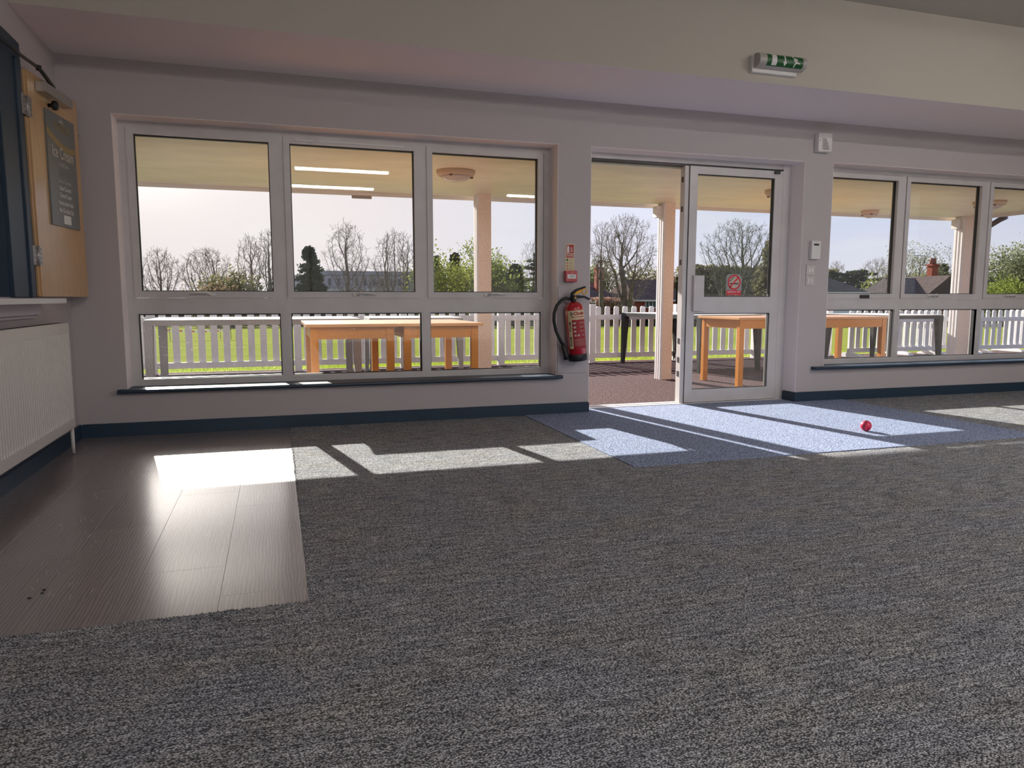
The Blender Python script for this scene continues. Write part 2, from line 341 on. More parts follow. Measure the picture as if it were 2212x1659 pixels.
def text_polys(body, size, align='CENTER', bold=0, xs=1.0):
    cu = bpy.data.curves.new('t', 'FONT'); cu.body = body; cu.size = size; cu.align_x = align; cu.align_y = 'CENTER'
    cu.offset = bold; cu.resolution_u = 3
    ob = bpy.data.objects.new('t', cu); C.objects.link(ob)
    dg = bpy.context.evaluated_depsgraph_get(); me = bpy.data.meshes.new_from_object(ob.evaluated_get(dg))
    vs = [(v.co.x*xs, v.co.y) for v in me.vertices]; fs = [tuple(p.vertices) for p in me.polygons]
    bpy.data.objects.remove(ob); bpy.data.curves.remove(cu); bpy.data.meshes.remove(me); return vs, fs
def flat(name, vs2, fs, f, m_, parent):
    """map 2-D shapes onto a surface by f(u, v)"""
    return new_obj(name, mesh_from(name, [tuple(f(a, b)) for a, b in vs2], fs), m_, parent)
def disc2(cx, cz, r, n=28): return [(cx+r*math.cos(2*PI*k/n), cz+r*math.sin(2*PI*k/n)) for k in range(n)], [tuple(range(n))]
def annulus2(cx, cz, r0, r1, n=32):
    vs = [(cx+r*math.cos(2*PI*k/n), cz+r*math.sin(2*PI*k/n)) for r in (r0, r1) for k in range(n)]
    return vs, [(k, (k+1) % n, n+(k+1) % n, n+k) for k in range(n)]
def join2(*ps):
    V_ = []; F_ = []
    for vs, fs in ps:
        o = len(V_); V_ += list(vs); F_ += [tuple(i+o for i in f) for f in fs]
    return V_, F_
def rect2(x0, x1, z0, z1, nx=1):
    vs = []; fs = []
    for k in range(nx+1):
        x = x0+(x1-x0)*k/nx; vs += [(x, z0), (x, z1)]
        if k: fs.append((2*k-2, 2*k, 2*k+1, 2*k-1))
    return vs, fs
def shift2(p, dx, dz): return [(a+dx, b+dz) for a, b in p[0]], p[1]

# ------------------------------------------------------------------ room shell
YW, YF = 5.31, 5.48          # wall face, frame face
XL, XR, YB, ZC = -1.235, 8.0, -4.2, 3.0
W1 = (-0.941, 2.070, 0.307, 2.054); DR = (2.339, 4.305, 0.0, 2.053); W2 = (4.596, 7.60, 0.307, 2.060)
def wall_grid(name, u0, u1, z0, z1, holes, a0, a1, m_, along='x'):
    us = sorted({u0, u1, *[h[0] for h in holes], *[h[1] for h in holes]}); zs = sorted({z0, z1, *[h[2] for h in holes], *[h[3] for h in holes]})
    P = lambda u, a, z: (u, a, z) if along == 'x' else (a, u, z)
    bm = bmesh.new(); V_ = {}
    def v(i, j, s):
        if (i, j, s) not in V_: V_[(i, j, s)] = bm.verts.new(P(us[i], (a0, a1)[s], zs[j]))
        return V_[(i, j, s)]
    solid = lambda i, j: 0 <= i < len(us)-1 and 0 <= j < len(zs)-1 and not any(h[0] <= us[i] < h[1] and h[2] <= zs[j] < h[3] for h in holes)
    for i in range(len(us)-1):
        for j in range(len(zs)-1):
            if not solid(i, j): continue
            bm.faces.new([v(i, j, 0), v(i+1, j, 0), v(i+1, j+1, 0), v(i, j+1, 0)]); bm.faces.new([v(i, j, 1), v(i, j+1, 1), v(i+1, j+1, 1), v(i+1, j, 1)])
            if not solid(i-1, j): bm.faces.new([v(i, j, 0), v(i, j+1, 0), v(i, j+1, 1), v(i, j, 1)])
            if not solid(i+1, j): bm.faces.new([v(i+1, j, 0), v(i+1, j, 1), v(i+1, j+1, 1), v(i+1, j+1, 0)])
            if not solid(i, j-1): bm.faces.new([v(i, j, 0), v(i, j, 1), v(i+1, j, 1), v(i+1, j, 0)])
            if not solid(i, j+1): bm.faces.new([v(i, j+1, 0), v(i+1, j+1, 0), v(i+1, j+1, 1), v(i, j+1, 1)])
    bmesh.ops.recalc_face_normals(bm, faces=bm.faces)
    return finish(bm, name, m_, kind='structure')
wall_grid('wall_front', XL, XR, 0, ZC, [W1, DR, W2], YW, 5.58, WALL)
HATCH = (2.9, 4.20, .905, 2.11)
wall_grid('wall_left', YB, YW+.27, 0, ZC, [HATCH], XL, XL-.20, WALLL, along='y')
W3 = (-3.2, 3.4, .55, 2.35); W4 = (-.6, 3.3, .35, 2.35); W5 = (3.9, 7.6, .35, 2.35)
wall_grid('wall_right', YB, YW+.27, 0, ZC, [W3], XR, XR+.2, WALL, along='y')
wall_grid('wall_back', XL-.2, XR+.2, 0, ZC, [W4, W5], YB, YB-.2, WALL)  # back openings are unseen, added so skylight fills the room
box('ceiling', XL-.2, XR+.2, YB-.2, 5.58, ZC, ZC+.12, CEIL, kind='structure')
box('trim_1', XL, XR, 4.50, YW, 2.385, ZC, SOFF, kind='structure').data.materials.append(CEIL)
tr1 = bpy.data.objects['trim_1']
for p in tr1.data.polygons:
    if p.normal.y < -.5: p.material_index = 1
# floor slab + wood-effect planks + carpet
fl = box('floor', XL-.2, XR+.2, YB-.2, 5.58, -.20, -.004, mat('screed', (.2, .2, .2), .9), kind='structure')
VX1, VY0 = .067, 2.183
random.seed(4)
PW = .257; rowj = {0: .307, 1: .57, 2: .13, 3: .82, 4: .41}
for r in range(5):
    xa = max(VX1-PW*(r+1), XL); xb = VX1-PW*r
    if xa >= xb-.01: continue
    ys = [VY0]; y = 2+rowj[r]-1.012 if r else 2.308-1.012
    if r == 1: y = 2.577-1.012
    while y < YW+.17:
        if y > VY0+.02: ys.append(y)
        y += 1.012
    ys = [q for q in ys if q < YW-.05]+[YW]
    for a, b in zip(ys[:-1], ys[1:]):
        bm = bmesh.new(); bbox(bm, xa+.0002, xb-.0002, a+.0003, b-.0003, -.004, .0005+random.random()*.0002)
        bmesh.ops.bevel(bm, geom=[ed for ed in bm.edges if all(v.co.z > 0 for v in ed.verts)], offset=.0005, segments=1, affect='EDGES')
        finish(bm, 'plank', VINYL, fl)
# carpet with cut-outs (vinyl corner, mat)
MX0, MX1, MY0 = 1.800, 4.80, 3.466
def carpet():
    xs = [XL, VX1, MX0, MX1, XR]; ys = [YB, VY0, MY0, YW]
    bm = bmesh.new(); V_ = {}
    def v(i, j, s):
        if (i, j, s) not in V_: V_[(i, j, s)] = bm.verts.new((xs[i], ys[j], (.003, -.004)[s]))
        return V_[(i, j, s)]
    cell = lambda i, j: 0 <= i < 4 and 0 <= j < 3 and not (i == 0 and j >= 1) and not (i == 2 and j == 2)
    for i in range(4):
        for j in range(3):
            if not cell(i, j): continue
            bm.faces.new([v(i, j, 0), v(i+1, j, 0), v(i+1, j+1, 0), v(i, j+1, 0)])
            for (a, b, c, d) in ((-1, 0, (i, j+1), (i, j)), (1, 0, (i+1, j), (i+1, j+1)), (0, -1, (i, j), (i+1, j)), (0, 1, (i+1, j+1), (i, j+1))):
                if not cell(i+a, j+b): bm.faces.new([v(*d, 0), v(*c, 0), v(*c, 1), v(*d, 1)])
    bmesh.ops.recalc_face_normals(bm, faces=bm.faces)
    o = finish(bm, 'carpet', CARPET, fl); return o
carpet()
# fuzzy cut edge of the carpet along the vinyl
random.seed(1); vs = []; fs = []
for k in range(1900):
    if k < 1300: p = Vector((random.uniform(XL, VX1+.01), VY0+random.uniform(-.012, .003), .002))
    else: p = Vector((VX1+random.uniform(-.001, .008), random.uniform(VY0, YW), .002))
    a = random.uniform(0, 2*PI); h = random.uniform(.003, .0065); w = random.uniform(.0015, .003); o = len(vs)
    vs += [tuple(p+Vector((math.cos(a)*w, math.sin(a)*w, 0))), tuple(p-Vector((math.cos(a)*w, math.sin(a)*w, 0))), tuple(p+Vector((random.uniform(-.003, .003), random.uniform(-.003, .003), h)))]
    fs.append((o, o+1, o+2))
new_obj('carpet_fringe', mesh_from('carpet_fringe', vs, fs), CARPET, fl, kind='stuff')
# entrance mat
bm = bmesh.new()
pl = [(MX0, MY0), (MX1, MY0), (MX1, YW-.02), (DR[1], YW-.02), (DR[1], 5.45), (DR[0], 5.45), (DR[0], YW-.02), (MX0, YW-.02)]
top = [bm.verts.new((a, b, .008)) for a, b in pl]; bot = [bm.verts.new((a, b, -.004)) for a, b in pl]
bm.faces.new(top); bm.faces.new(bot[::-1])
for k in range(8): bm.faces.new([top[k], bot[k], bot[(k+1) % 8], top[(k+1) % 8]])
bmesh.ops.recalc_face_normals(bm, faces=bm.faces)
tag(finish(bm, 'entrance_mat', MATB), 'blue flecked entrance matting laid in front of the open door', 'mat')
# scuffs and specks on the vinyl
random.seed(21); vs = []; fs = []
for cx_, cy_, n_ in [(-.72, 4.1, 9), (-.80, 3.7, 8), (-.78, 3.3, 10), (-.70, 3.0, 12), (-.74, 2.75, 9), (-.66, 2.5, 8)]:
    for q in range(n_):
        a = random.gauss(1.75, .25); l_ = random.uniform(.015, .07); x_ = cx_+random.gauss(0, .04); y_ = cy_+random.gauss(0, .06); w_ = random.uniform(.0008, .0018); o = len(vs)
        dx, dy = math.cos(a)*l_/2, math.sin(a)*l_/2; nx_, ny_ = -math.sin(a)*w_/2, math.cos(a)*w_/2
        vs += [(x_-dx, y_-dy, .0013), (x_+nx_, y_+ny_, .0013), (x_+dx, y_+dy, .0013), (x_-nx_, y_-ny_, .0013)]; fs.append((o, o+1, o+2, o+3))
new_obj('scuff_marks', mesh_from('scuff_marks', vs, fs), mat('pale_scuff', (.55, .50, .48), .5), fl, kind='stuff')
for (a, b) in [(-.736, 2.466), (-.711, 2.498), (-.713, 2.525)]:
    tube('speck', [(a, b, .0008), (a, b, .003)], .005, BLK, fl, 8)

# skirting boards
def skirt(name, x0, x1, y0, y1):
    bm = bmesh.new(); bbox(bm, x0, x1, y0, y1, 0, .088)
    bmesh.ops.bevel(bm, geom=[ed for ed in bm.edges if all(v.co.z > .08 for v in ed.verts)], offset=.005, segments=2, affect='EDGES')
    return finish(bm, name, BLUE, kind='structure')
skirt('baseboard_front', XL+.02, DR[0]-.0, YW-.02, YW)
skirt('baseboard_front', DR[1], XR, YW-.02, YW)
skirt('baseboard_front', DR[1]-.016, DR[1], YW-.02, 5.46)
skirt('baseboard_left', XL, XL+.02, YB, YW)

# ------------------------------------------------------------------ windows
def handle(parent, x, z, y, s=1):
    """cockspur handle: base plate, pivot and blade; s = +1 blade points right"""
    bm = bmesh.new(); bbox(bm, x-.034, x+.034, y-.010, y, z-.013, z+.013, .003); h = finish(bm, 'handle', WHITE, parent)
    lathe('pivot', [(.0, 0), (.011, 0), (.011, .014), (.006, .018), (0, .018)], WHITE, h, 16).matrix_local = Matrix.Translation((x, y-.006, z)) @ Matrix.Rotation(PI/2, 4, 'X')
    pts = [(x, y-.02, z), (x+s*.022, y-.030, z+.012), (x+s*.06, y-.033, z+.011), (x+s*.13, y-.033, z+.004)]
    tube('blade', pts, [.011, .010, .008, .005], WHITE, h)
    tube('screw', [(x-s*.018, y-.0095, z), (x-s*.018, y-.0075, z)], .004, DARKM, h)
    return h
def pane(parent, x0, x1, z0, z1, m_, y=5.515, gk=True):
    p = box('pane', x0+.002, x1-.002, y, y+.004, z0+.002, z1-.002, m_, parent)
    if gk: ring('gasket', x0-.001, x1+.001, z0-.001, z1+.001, .007, .007, .006, .008, y-.012, y+.014, BLK, p)
    return p
def window(name, R, xs_up, xs_low, mull, zt, zb, lt, lb, gu, glow, hands):
    w = struct(name); x0, x1, z0, z1 = R
    ring('outer_frame', x0, x1, z0, z1, .050, .052, .040, .043, YF, YF+.07, UPVC, w)
    zt_bar = zb-.045
    for (a, b) in mull:
        box('mullion', a, b, YF+.001, YF+.069, z0+.04, lt, UPVC, w)
        box('mullion', a, b, YF+.001, YF+.069, zt_bar, z1-.043, UPVC, w)
    box('transom', x0+.05, x1-.052, YF, YF+.07, lt, zt_bar, UPVC, w)
    box('transom_bead', x0+.05, x1-.052, YF-.003, YF, zt_bar-.018, zt_bar-.002, UPVC, w)
    for k, (a, b) in enumerate(xs_up):
        s = ring('sash', a-.043, b+.043, zb-.044, zt+.042, .043, .043, .044, .042, YF-.008, YF+.062, UPVC, w)
        pane(s, a, b, zb, zt, gu)
        if hands[k] is not None: handle(s, hands[k][0], zb-.020, YF-.008, hands[k][1])
    for k, (a, b) in enumerate(xs_low):
        l0 = a-(a-x0-.05 if k == 0 else (a-mull[k-1][1])); l1 = (x1-.052) if k == len(xs_low)-1 else mull[k][0]
        s = ring('glazing_bead', l0, l1, z0+.04, lt, a-l0, l1-b, lb-z0-.04, .006, YF+.004, YF+.06, UPVC, w)
        pane(s, a, b, lb, lt-.006, glow)
    if name == 'window_1':
        for (a, b) in [(.17, .29), (.33, .93)]: box('trickle_vent', a, b, YF-.014, YF-.008, 1.986, 1.998, WHITE, w)
    return w
window('window_1', W1, [(-.849, -.006), (.132, 1.002), (1.139, 1.968)], [(-.879, .034), (.107, 1.045), (1.114, 2.003)],
       [(.037, .089), (1.045, 1.096)], 1.969, .947, .799, .353, G_UP, G_LOW, [(-.42, -1), (.575, 1), (1.565, 1)])
window('window_2', W2, [(4.688, 5.473), (5.617, 6.485), (6.635, 7.50)], [(4.66, 5.520), (5.587, 6.537), (6.60, 7.53)],
       [(5.521, 5.570), (6.536, 6.588)], 1.972, .947, .806, .352, G_W2, G_W2, [None, (6.0, -1), (6.98, -1)])
w2 = bpy.data.objects['window_2']
box('latch_block', 5.10, 5.20, YF-.02, YF-.008, .905, .935, DARKM, w2, bev=.002)
for nm, R_w in (('fill_window_3', W4), ('fill_window_4', W5)):  # unseen back wall windows, added to bring in fill daylight
    w = struct(nm); ring('outer_frame', *R_w, .05, .05, .05, .05, YB-.12, YB-.06, UPVC, w)
    for q in (1, 2): xx = R_w[0]+(R_w[1]-R_w[0])*q/3; box('mullion', xx-.03, xx+.03, YB-.119, YB-.061, R_w[2]+.05, R_w[3]-.05, UPVC, w)
    box('pane', R_w[0]+.05, R_w[1]-.05, YB-.09, YB-.086, R_w[2]+.05, R_w[3]-.05, G_DOOR, w)
w = struct('window_5')
for yy in (W3[0]+.03, -1, 1.2, W3[1]-.03): box('mullion', XR+.08, XR+.14, yy-.03, yy+.03, W3[2]+.06, W3[3]-.06, UPVC, w)
for zz in (W3[2]+.03, W3[3]-.03): box('frame_rail', XR+.08, XR+.14, W3[0], W3[1], zz-.03, zz+.03, UPVC, w)
box('pane', XR+.10, XR+.104, W3[0]+.06, W3[1]-.06, W3[2]+.06, W3[3]-.06, G_DOOR, w)
def sill(name, x0, x1):
    bm = bmesh.new(); prof = []
    for k in range(7):
        t = PI/2+PI*k/6; prof.append((5.262+.0125*math.cos(t), .2955+.0125*math.sin(t)))
    prof = [(YF, .308)]+prof+[(YF, .283)]
    a = [bm.verts.new((x0, y, z)) for y, z in prof]; b = [bm.verts.new((x1, y, z)) for y, z in prof]
    n_ = len(prof); bm.faces.new(a); bm.faces.new(b[::-1])
    for k in range(n_): bm.faces.new([a[k], b[k], b[(k+1) % n_], a[(k+1) % n_]])
    bmesh.ops.recalc_face_normals(bm, faces=bm.faces); return finish(bm, name, BLUE, kind='structure')
sill('trim_2', -.99, 2.101); sill('trim_3', 4.462, 7.75)
# painted reveal linings
def reveal(name, R, sillgap=0):
    x0, x1, z0, z1 = R; t = .003
    bm = bmesh.new(); bbox(bm, x0, x0+t, YW+.0005, YF, z0, z1); bbox(bm, x1-t, x1, YW+.0005, YF, z0, z1); bbox(bm, x0+t, x1-t, YW+.0005, YF, z1-t, z1)
    return finish(bm, name, REV, kind='structure')
reveal('trim_4', W1); reveal('trim_5', W2); reveal('trim_6', DR)

# ------------------------------------------------------------------ door
d1 = struct('door_1')
x0, x1, z0, z1 = DR
bm = bmesh.new(); bbox(bm, x0, x0+.022, YF, YF+.10, 0, z1); finish(bm, 'jamb', UPVC, d1)
box('jamb', x1-.085, x1, YF-.004, YF+.10, 0, z1, UPVC, d1)
box('head_frame', x0+.022, x1-.085, YF, YF+.10, 2.006, z1, UPVC, d1)
box('track_cover', x0+.022, x1-.085, YF+.012, YF+.09, 1.992, 2.006, DARKM, d1)
th = box('threshold', x0, x1, 5.45, 5.60, -.02, .012, mat('threshold_metal', (.75, .72, .72), .35, .5), d1, bev=.002)
box('threshold_groove', x0+.02, x1-.02, 5.515, 5.525, .0122, .0135, DARKM, th)
lf = ring('leaf', 3.303, 4.217, .016, 1.990, .073, .084, .110, .062, YF-.006, YF+.045, UPVC, d1)
box('mid_rail', 3.376, 4.133, YF-.0055, YF+.0445, .776, .916, UPVC, lf)
pane(lf, 3.376, 4.133, .916, 1.928, G_DOOR, y=YF+.018); pane(lf, 3.376, 4.133, .126, .776, G_DOOR, y=YF+.018)
ring('weather_seal', 3.299, 4.223, .012, 1.996, .003, .005, .003, .005, YF+.0, YF+.012, BLK, lf)
es = box('lock_stile', 3.262, 3.299, YF+.005, YF+.075, .012, 1.990, UPVC, d1)
for z in (.24, .36, .52, 1.18, 1.62, 1.86): box('keep', 3.259, 3.2625, YF+.03, YF+.055, z, z+.045, DARKM, es)
ph = box('pull_plate', 3.352, 3.450, YF-.034, YF-.0065, .795, 1.094, UPVC, lf, bev=.003)
box('closer_shoe', 4.12, 4.17, YF-.028, YF-.006, 1.965, 1.985, DARKM, lf)
# no-smoking sticker (stuck outside, so read reversed from in here)
st = thing('no_smoking_sticker', 'red and white no smoking sticker on the door glass, read from behind', 'sticker', (3.773, YF+.017, 1.02))
f = lambda u, v: (u, -.0002, v)
flat('sticker_backing', *join2(([(-.078, -.092), (.078, -.092), (.078, .07), (.045, .09), (-.06, .09), (-.078, .07)], [tuple(range(6))])), f, mat('sticker_grey', (.34, .34, .33), .6), st)
g2 = lambda u, v: (u, -.0012, v); g3 = lambda u, v: (u, -.0020, v); g4 = lambda u, v: (u, -.0028, v)
flat('face_disc', *disc2(.002, .020, .060), g2, mat('sticker_cream', (.55, .46, .38), .6), st)
tx = text_polys('~', .05)
flat('cigarette', *join2(rect2(-.040, .044, .004, .013)), g3, BLK, st)
smoke = [(-.045, .028), (-.032, .036), (-.026, .048), (-.012, .056), (-.004, .066)]
sv = []; sf = []
for (a, b) in zip(smoke[:-1], smoke[1:]):
    dx, dz = b[0]-a[0], b[1]-a[1]; q = math.hypot(dx, dz); nx, nz = -dz/q*.003, dx/q*.003; o = len(sv)
    sv += [(a[0]+nx, a[1]+nz), (a[0]-nx, a[1]-nz), (b[0]-nx, b[1]-nz), (b[0]+nx, b[1]+nz)]; sf.append((o, o+1, o+2, o+3))
flat('smoke_mark', sv, sf, g3, BLK, st)
SRED = mat('sticker_red', srgb(225, 20, 50), .5)
flat('prohibition_ring', *annulus2(.002, .020, .052, .064), g4, SRED, st)
flat('prohibition_bar', [(-.045, -.021), (-.036, -.028), (.046, .058), (.037, .066)], [(0, 1, 2, 3)], g4, SRED, st)
flat('text_panel', *rect2(-.072, .072, -.090, -.048), g2, SRED, st)
t1 = text_polys('No smoking', .025, bold=.0004)
flat('lettering', [(-a, b-.0605) for a, b in t1[0]], t1[1], g4, WHITEPR, st)
t1 = text_polys('It is against the law', .0125)
flat('lettering', [(-a, b-.081) for a, b in t1[0]], t1[1], g4, WHITEPR, st)

# ------------------------------------------------------------------ left wall: serving hatch, timber leaf, sign, shelf, radiator
h = struct('trim_7')
y0, y1, z0, z1 = HATCH
X = XL
def lbox(name, xa, xb, ya, yb, za, zb, m_, par, bev=0): return box(name, xa, xb, ya, yb, za, zb, m_, par, bev=bev)
# stepped blue casing round the hatch
lbox('casing', X-.005, X+.022, y1, 4.556, .905, z1+.045, BLUE, h, .003)
lbox('casing', X-.005, X+.034, 4.44, 4.50, .905, z1+.0, BLUE, h, .004)
lbox('casing', X-.005, X+.022, y0-.3, 4.556, z1+.0455, 2.205, BLUE, h, .003)
lbox('casing', X-.10, X-.006, y1-.001, y1+.03, .905, z1+.04, BLUE, h)
lbox('casing_stop', X-.16, X+.004, y1-.03, y1-.0015, .905, z1, BLUE, h)
lbox('shutter', X-.19, X-.175, y0, y1-.03, .905, z1, mat('shutter_panel', (.50, .46, .42), .5), h)
# hatch leaf, folded back against the wall
P0 = Vector((-1.193, 4.572, 0)); dv = Vector((.1144, .9934, 0)).normalized(); nv = Vector((dv.y, -dv.x, 0))
def LP(s, z, off=0): q = P0+dv*s+nv*off; return (q.x, q.y, z)
def leafbox(name, s0, s1, z0_, z1_, o0, o1, m_, par, bev=0):
    bm = bmesh.new(); bbox(bm, s0, s1, z0_, z1_, o0, o1, bev)
    for v in bm.verts: s, z, o = v.co; v.co = Vector(LP(s, z, o))
    bmesh.ops.recalc_face_normals(bm, faces=bm.faces); return finish(bm, name, m_, par)
leaf = thing('hatch_door', 'birch veneered hatch door folded back to the corner beside the blue casing', 'door')
lb = leafbox('panel', 0, .675, .908, 2.086, -.030, 0, BIRCH, leaf, .0015)
leafbox('edge_seal', -.0015, .001, .91, 2.084, -.028, -.020, BLK, lb)
leafbox('lipping', -.022, -.004, .912, 2.080, -.036, -.008, BIRCH, leaf)
for z in (1.895, 1.125):
    hg = thing('h', None, None); bpy.data.objects.remove(hg)
    g = box('hinge', X+.034, X+.0365, 4.485, 4.548, z-.05, z+.05, HINGE, leaf)
    leafbox('hinge_flap', -.022, .030, z-.05, z+.05, .0003, .0025, HINGE, g)
    tube('hinge_pin', [(X+.040, 4.555, z-.052), (X+.040, 4.555, z+.052)], .008, HINGE, g)
    for dz in (-.036, -.012, .012, .036):
        tube('screw', [(X+.0362, 4.51+.012*(1 if dz*dz > .0005 else 0), z+dz), (X+.0378, 4.51+.012*(1 if dz*dz > .0005 else 0), z+dz)], .0032, DARKM, g, 8)
        a = LP(.012, z+dz, .002); b_ = LP(.012, z+dz, .0035); tube('screw', [a, b_], .0032, DARKM, g, 8)
cl = leafbox('closer_body', .090, .470, 2.000, 2.052, .0003, .052, STEEL, leaf, .003)
arm = tube('closer_arm', [LP(.26, 2.060, .03), LP(.16, 2.088, .035), LP(.065, 2.112, .035)], [.012, .011, .010], DARKM, leaf, 8)
tube('closer_arm', [LP(.065, 2.112, .035), LP(-.10, 2.116, .030), LP(-.45, 2.122, .045)], [.009, .008, .008], DARKM, leaf, 8)
tube('arm_pivot', [LP(.065, 2.100, .035), LP(.065, 2.124, .035)], .014, DARKM, leaf, 12)
k = lathe('stop_knob', [(0, 0), (.010, 0), (.010, .02), (.024, .024), (.027, .034), (.024, .046), (0, .048)], BLK, leaf, 20)
k.matrix_local = Matrix.Translation(LP(.25, 1.965, 0)) @ Vector((0, 0, 1)).rotation_difference(nv).to_matrix().to_4x4()
leafbox('edge_bolt', .676, .690, 1.86, 2.06, -.022, -.004, STEEL, leaf)
tube('bolt_knob', [LP(.684, 1.895, -.003), LP(.684, 1.895, .016)], .004, STEEL, leaf, 8)
random.seed(8); sc_v = []; sc_f = []
for q in range(26):
    s_ = random.uniform(.03, .6) if q > 12 else random.uniform(.03, .14); z_ = random.uniform(.96, 1.28) if q > 12 else random.uniform(1.33, 1.6)
    hh = random.uniform(.003, .012); ww = random.uniform(.0008, .002); o = len(sc_v); sc_v += [LP(s_, z_, .0006), LP(s_+ww, z_, .0006), LP(s_+ww*1.5, z_+hh, .0006), LP(s_+ww*.5, z_+hh, .0006)]; sc_f.append((o, o+1, o+2, o+3))
new_obj('scuff_marks', mesh_from('scuff_marks', sc_v, sc_f), mat('scuff', (.16, .11, .08), .8), leaf)

sg = thing('menu_sign', 'dark grey ice cream menu board fixed to the birch hatch door', 'sign')
S0, S1, Z0, Z1 = .178, .583, 1.309, 1.937
board = leafbox('board', S0, S1, Z0, Z1, .0005, .010, SIGNG, sg)
f1 = lambda u, v: LP(u, v, .0107); f2 = lambda u, v: LP(u, v, .0113)
n_ = 16; sv = []; sf = []
for q in range(n_+1):
    s = S0+(S1-S0)*q/n_; t = q/n_
    zt_ = 1.842-.062*math.sin(min(1, t*.72)*PI)-.008*t; zb_ = 1.806-.072*math.sin(min(1, t*.66)*PI)+.012*t*t
    sv += [(s, zb_), (s, zt_)]
    if q: sf.append((2*q-2, 2*q, 2*q+1, 2*q-1))
flat('swoosh', sv, sf, f1, GOLD, sg)
def stext(body, s, z, size, m_, bold=0, xs=1.0):
    t = text_polys(body, size, bold=bold, xs=xs); flat('lettering', [(a+s, b+z) for a, b in t[0]], t[1], f2, m_, sg)
stext('PURBECK', .390, 1.868, .056, GOLD, .0006, .95)
flat('castle_mark', [(a_, b_+.020) for a_, b_ in [(.34, 1.878), (.425, 1.878), (.42, 1.884), (.405, 1.886), (.40, 1.908), (.39, 1.900), (.385, 1.886), (.375, 1.887), (.37, 1.898), (.36, 1.886)]], [tuple(range(10))], f2, GREYT, sg)
stext('Ice Cream', .385, 1.722, .092, CREAMT, .0008, .80)
for body, z, m_ in [('Vanilla Bean', 1.660, GREYT), ('Strawberry', 1.612, FAINT), ('Luscious Chocolate', 1.567, GREYT), ('Salted Caramel', 1.526, WHITEPR), ('Clotted Cream', 1.486, WHITEPR), ('Honeycombe Hash', 1.443, WHITEPR), ('Mint Choc Baby Chip', 1.400, WHITEPR)]:
    stext(body, .385, z, .036, m_, .0006, .76 if len(body) < 17 else .66)
flat('white_square', *rect2(.336, .442, 1.326, 1.376), f2, WHITEPR, sg)

sh = box('counter_shelf', X, -1.085, 2.7, 4.590, .872, .898, WHITE, bev=.002)
tag(sh, 'white shelf board below the serving hatch on the left wall', 'shelf')
bm = bmesh.new(); bbox(bm, X, X+.035, 2.7, 4.545, .795, .8715)
bmesh.ops.bevel(bm, geom=[ed for ed in bm.edges if all(v.co.z < .8 and v.co.x > X+.03 for v in ed.verts)], offset=.018, segments=3, affect='EDGES')
tag(finish(bm, 'boxing', mat('boxing_paint', (.52, .48, .50), .6)), 'pale boxing panel under the white shelf above the radiator', 'panel')

rad = thing('radiator', 'white ribbed panel radiator on the left wall below the hatch', 'radiator', (X+.10, 4.0, .155))
RX = -1.133; ry0, ry1, rz0, rz1 = 2.9, 4.802, .155, .757
def rel(o, root=rad): o.matrix_parent_inverse = root.matrix_basis.inverted(); return o
pitch_ = .0345; ny = int((ry1-ry0-.03)/pitch_)
cols = []
for q in range(ny):
    yb_ = ry0+.015+q*pitch_
    for t, d in ((0, 0), (.30, 0), (.42, .015), (.78, .015), (.90, 0)): cols.append((yb_+t*pitch_, d))
cols = [(ry0, 0)]+cols+[(ry1, 0)]
rows = [(rz0, 0), (rz0+.052, 0), (rz0+.066, 1), (rz1-.070, 1), (rz1-.056, 0), (rz1-.006, 0), (rz1, 0)]
vs = [(RX-d*s-(0.006 if j == 6 else 0), y, z) for j, (z, s) in enumerate(rows) for (y, d) in cols]; w_ = len(cols)
fs = [(j*w_+i, j*w_+i+1, (j+1)*w_+i+1, (j+1)*w_+i) for j in range(len(rows)-1) for i in range(w_-1)]
RADW = mat('radiator_enamel', (.66, .62, .58), .35, .5)
rel(new_obj('front_panel', mesh_from('front_panel', vs, fs), RADW, rad))
rel(box('back_panel', X+.035, X+.045, ry0+.02, ry1-.02, rz0, rz1-.01, RADW, rad))
rel(box('end_cover', X+.035, RX-.001, ry1-.006, ry1, rz0, rz1, RADW, rad))
gr = rel(box('top_grille', X+.036, RX-.002, ry0, ry1-.006, rz1-.004, rz1+.003, RADW, rad))
for q in range(60):
    yy = ry0+.02+q*.0315
    if yy < ry1-.03: box('grille_slot', X+.048, RX-.016, yy, yy+.012, rz1+.003, rz1+.0036, DARKM, gr)
rel(tube('tapping', [(RX-.03, ry1-.006, .215), (RX-.03, ry1+.010, .215)], .012, RADW, rad, 12))
rel(tube('supply_pipe', [(RX-.012, ry1-.032, .004), (RX-.012, ry1-.032, .09), (RX-.012, ry1-.032, rz0)], [.0105, .0105, .0105], RADW, rad, 14))

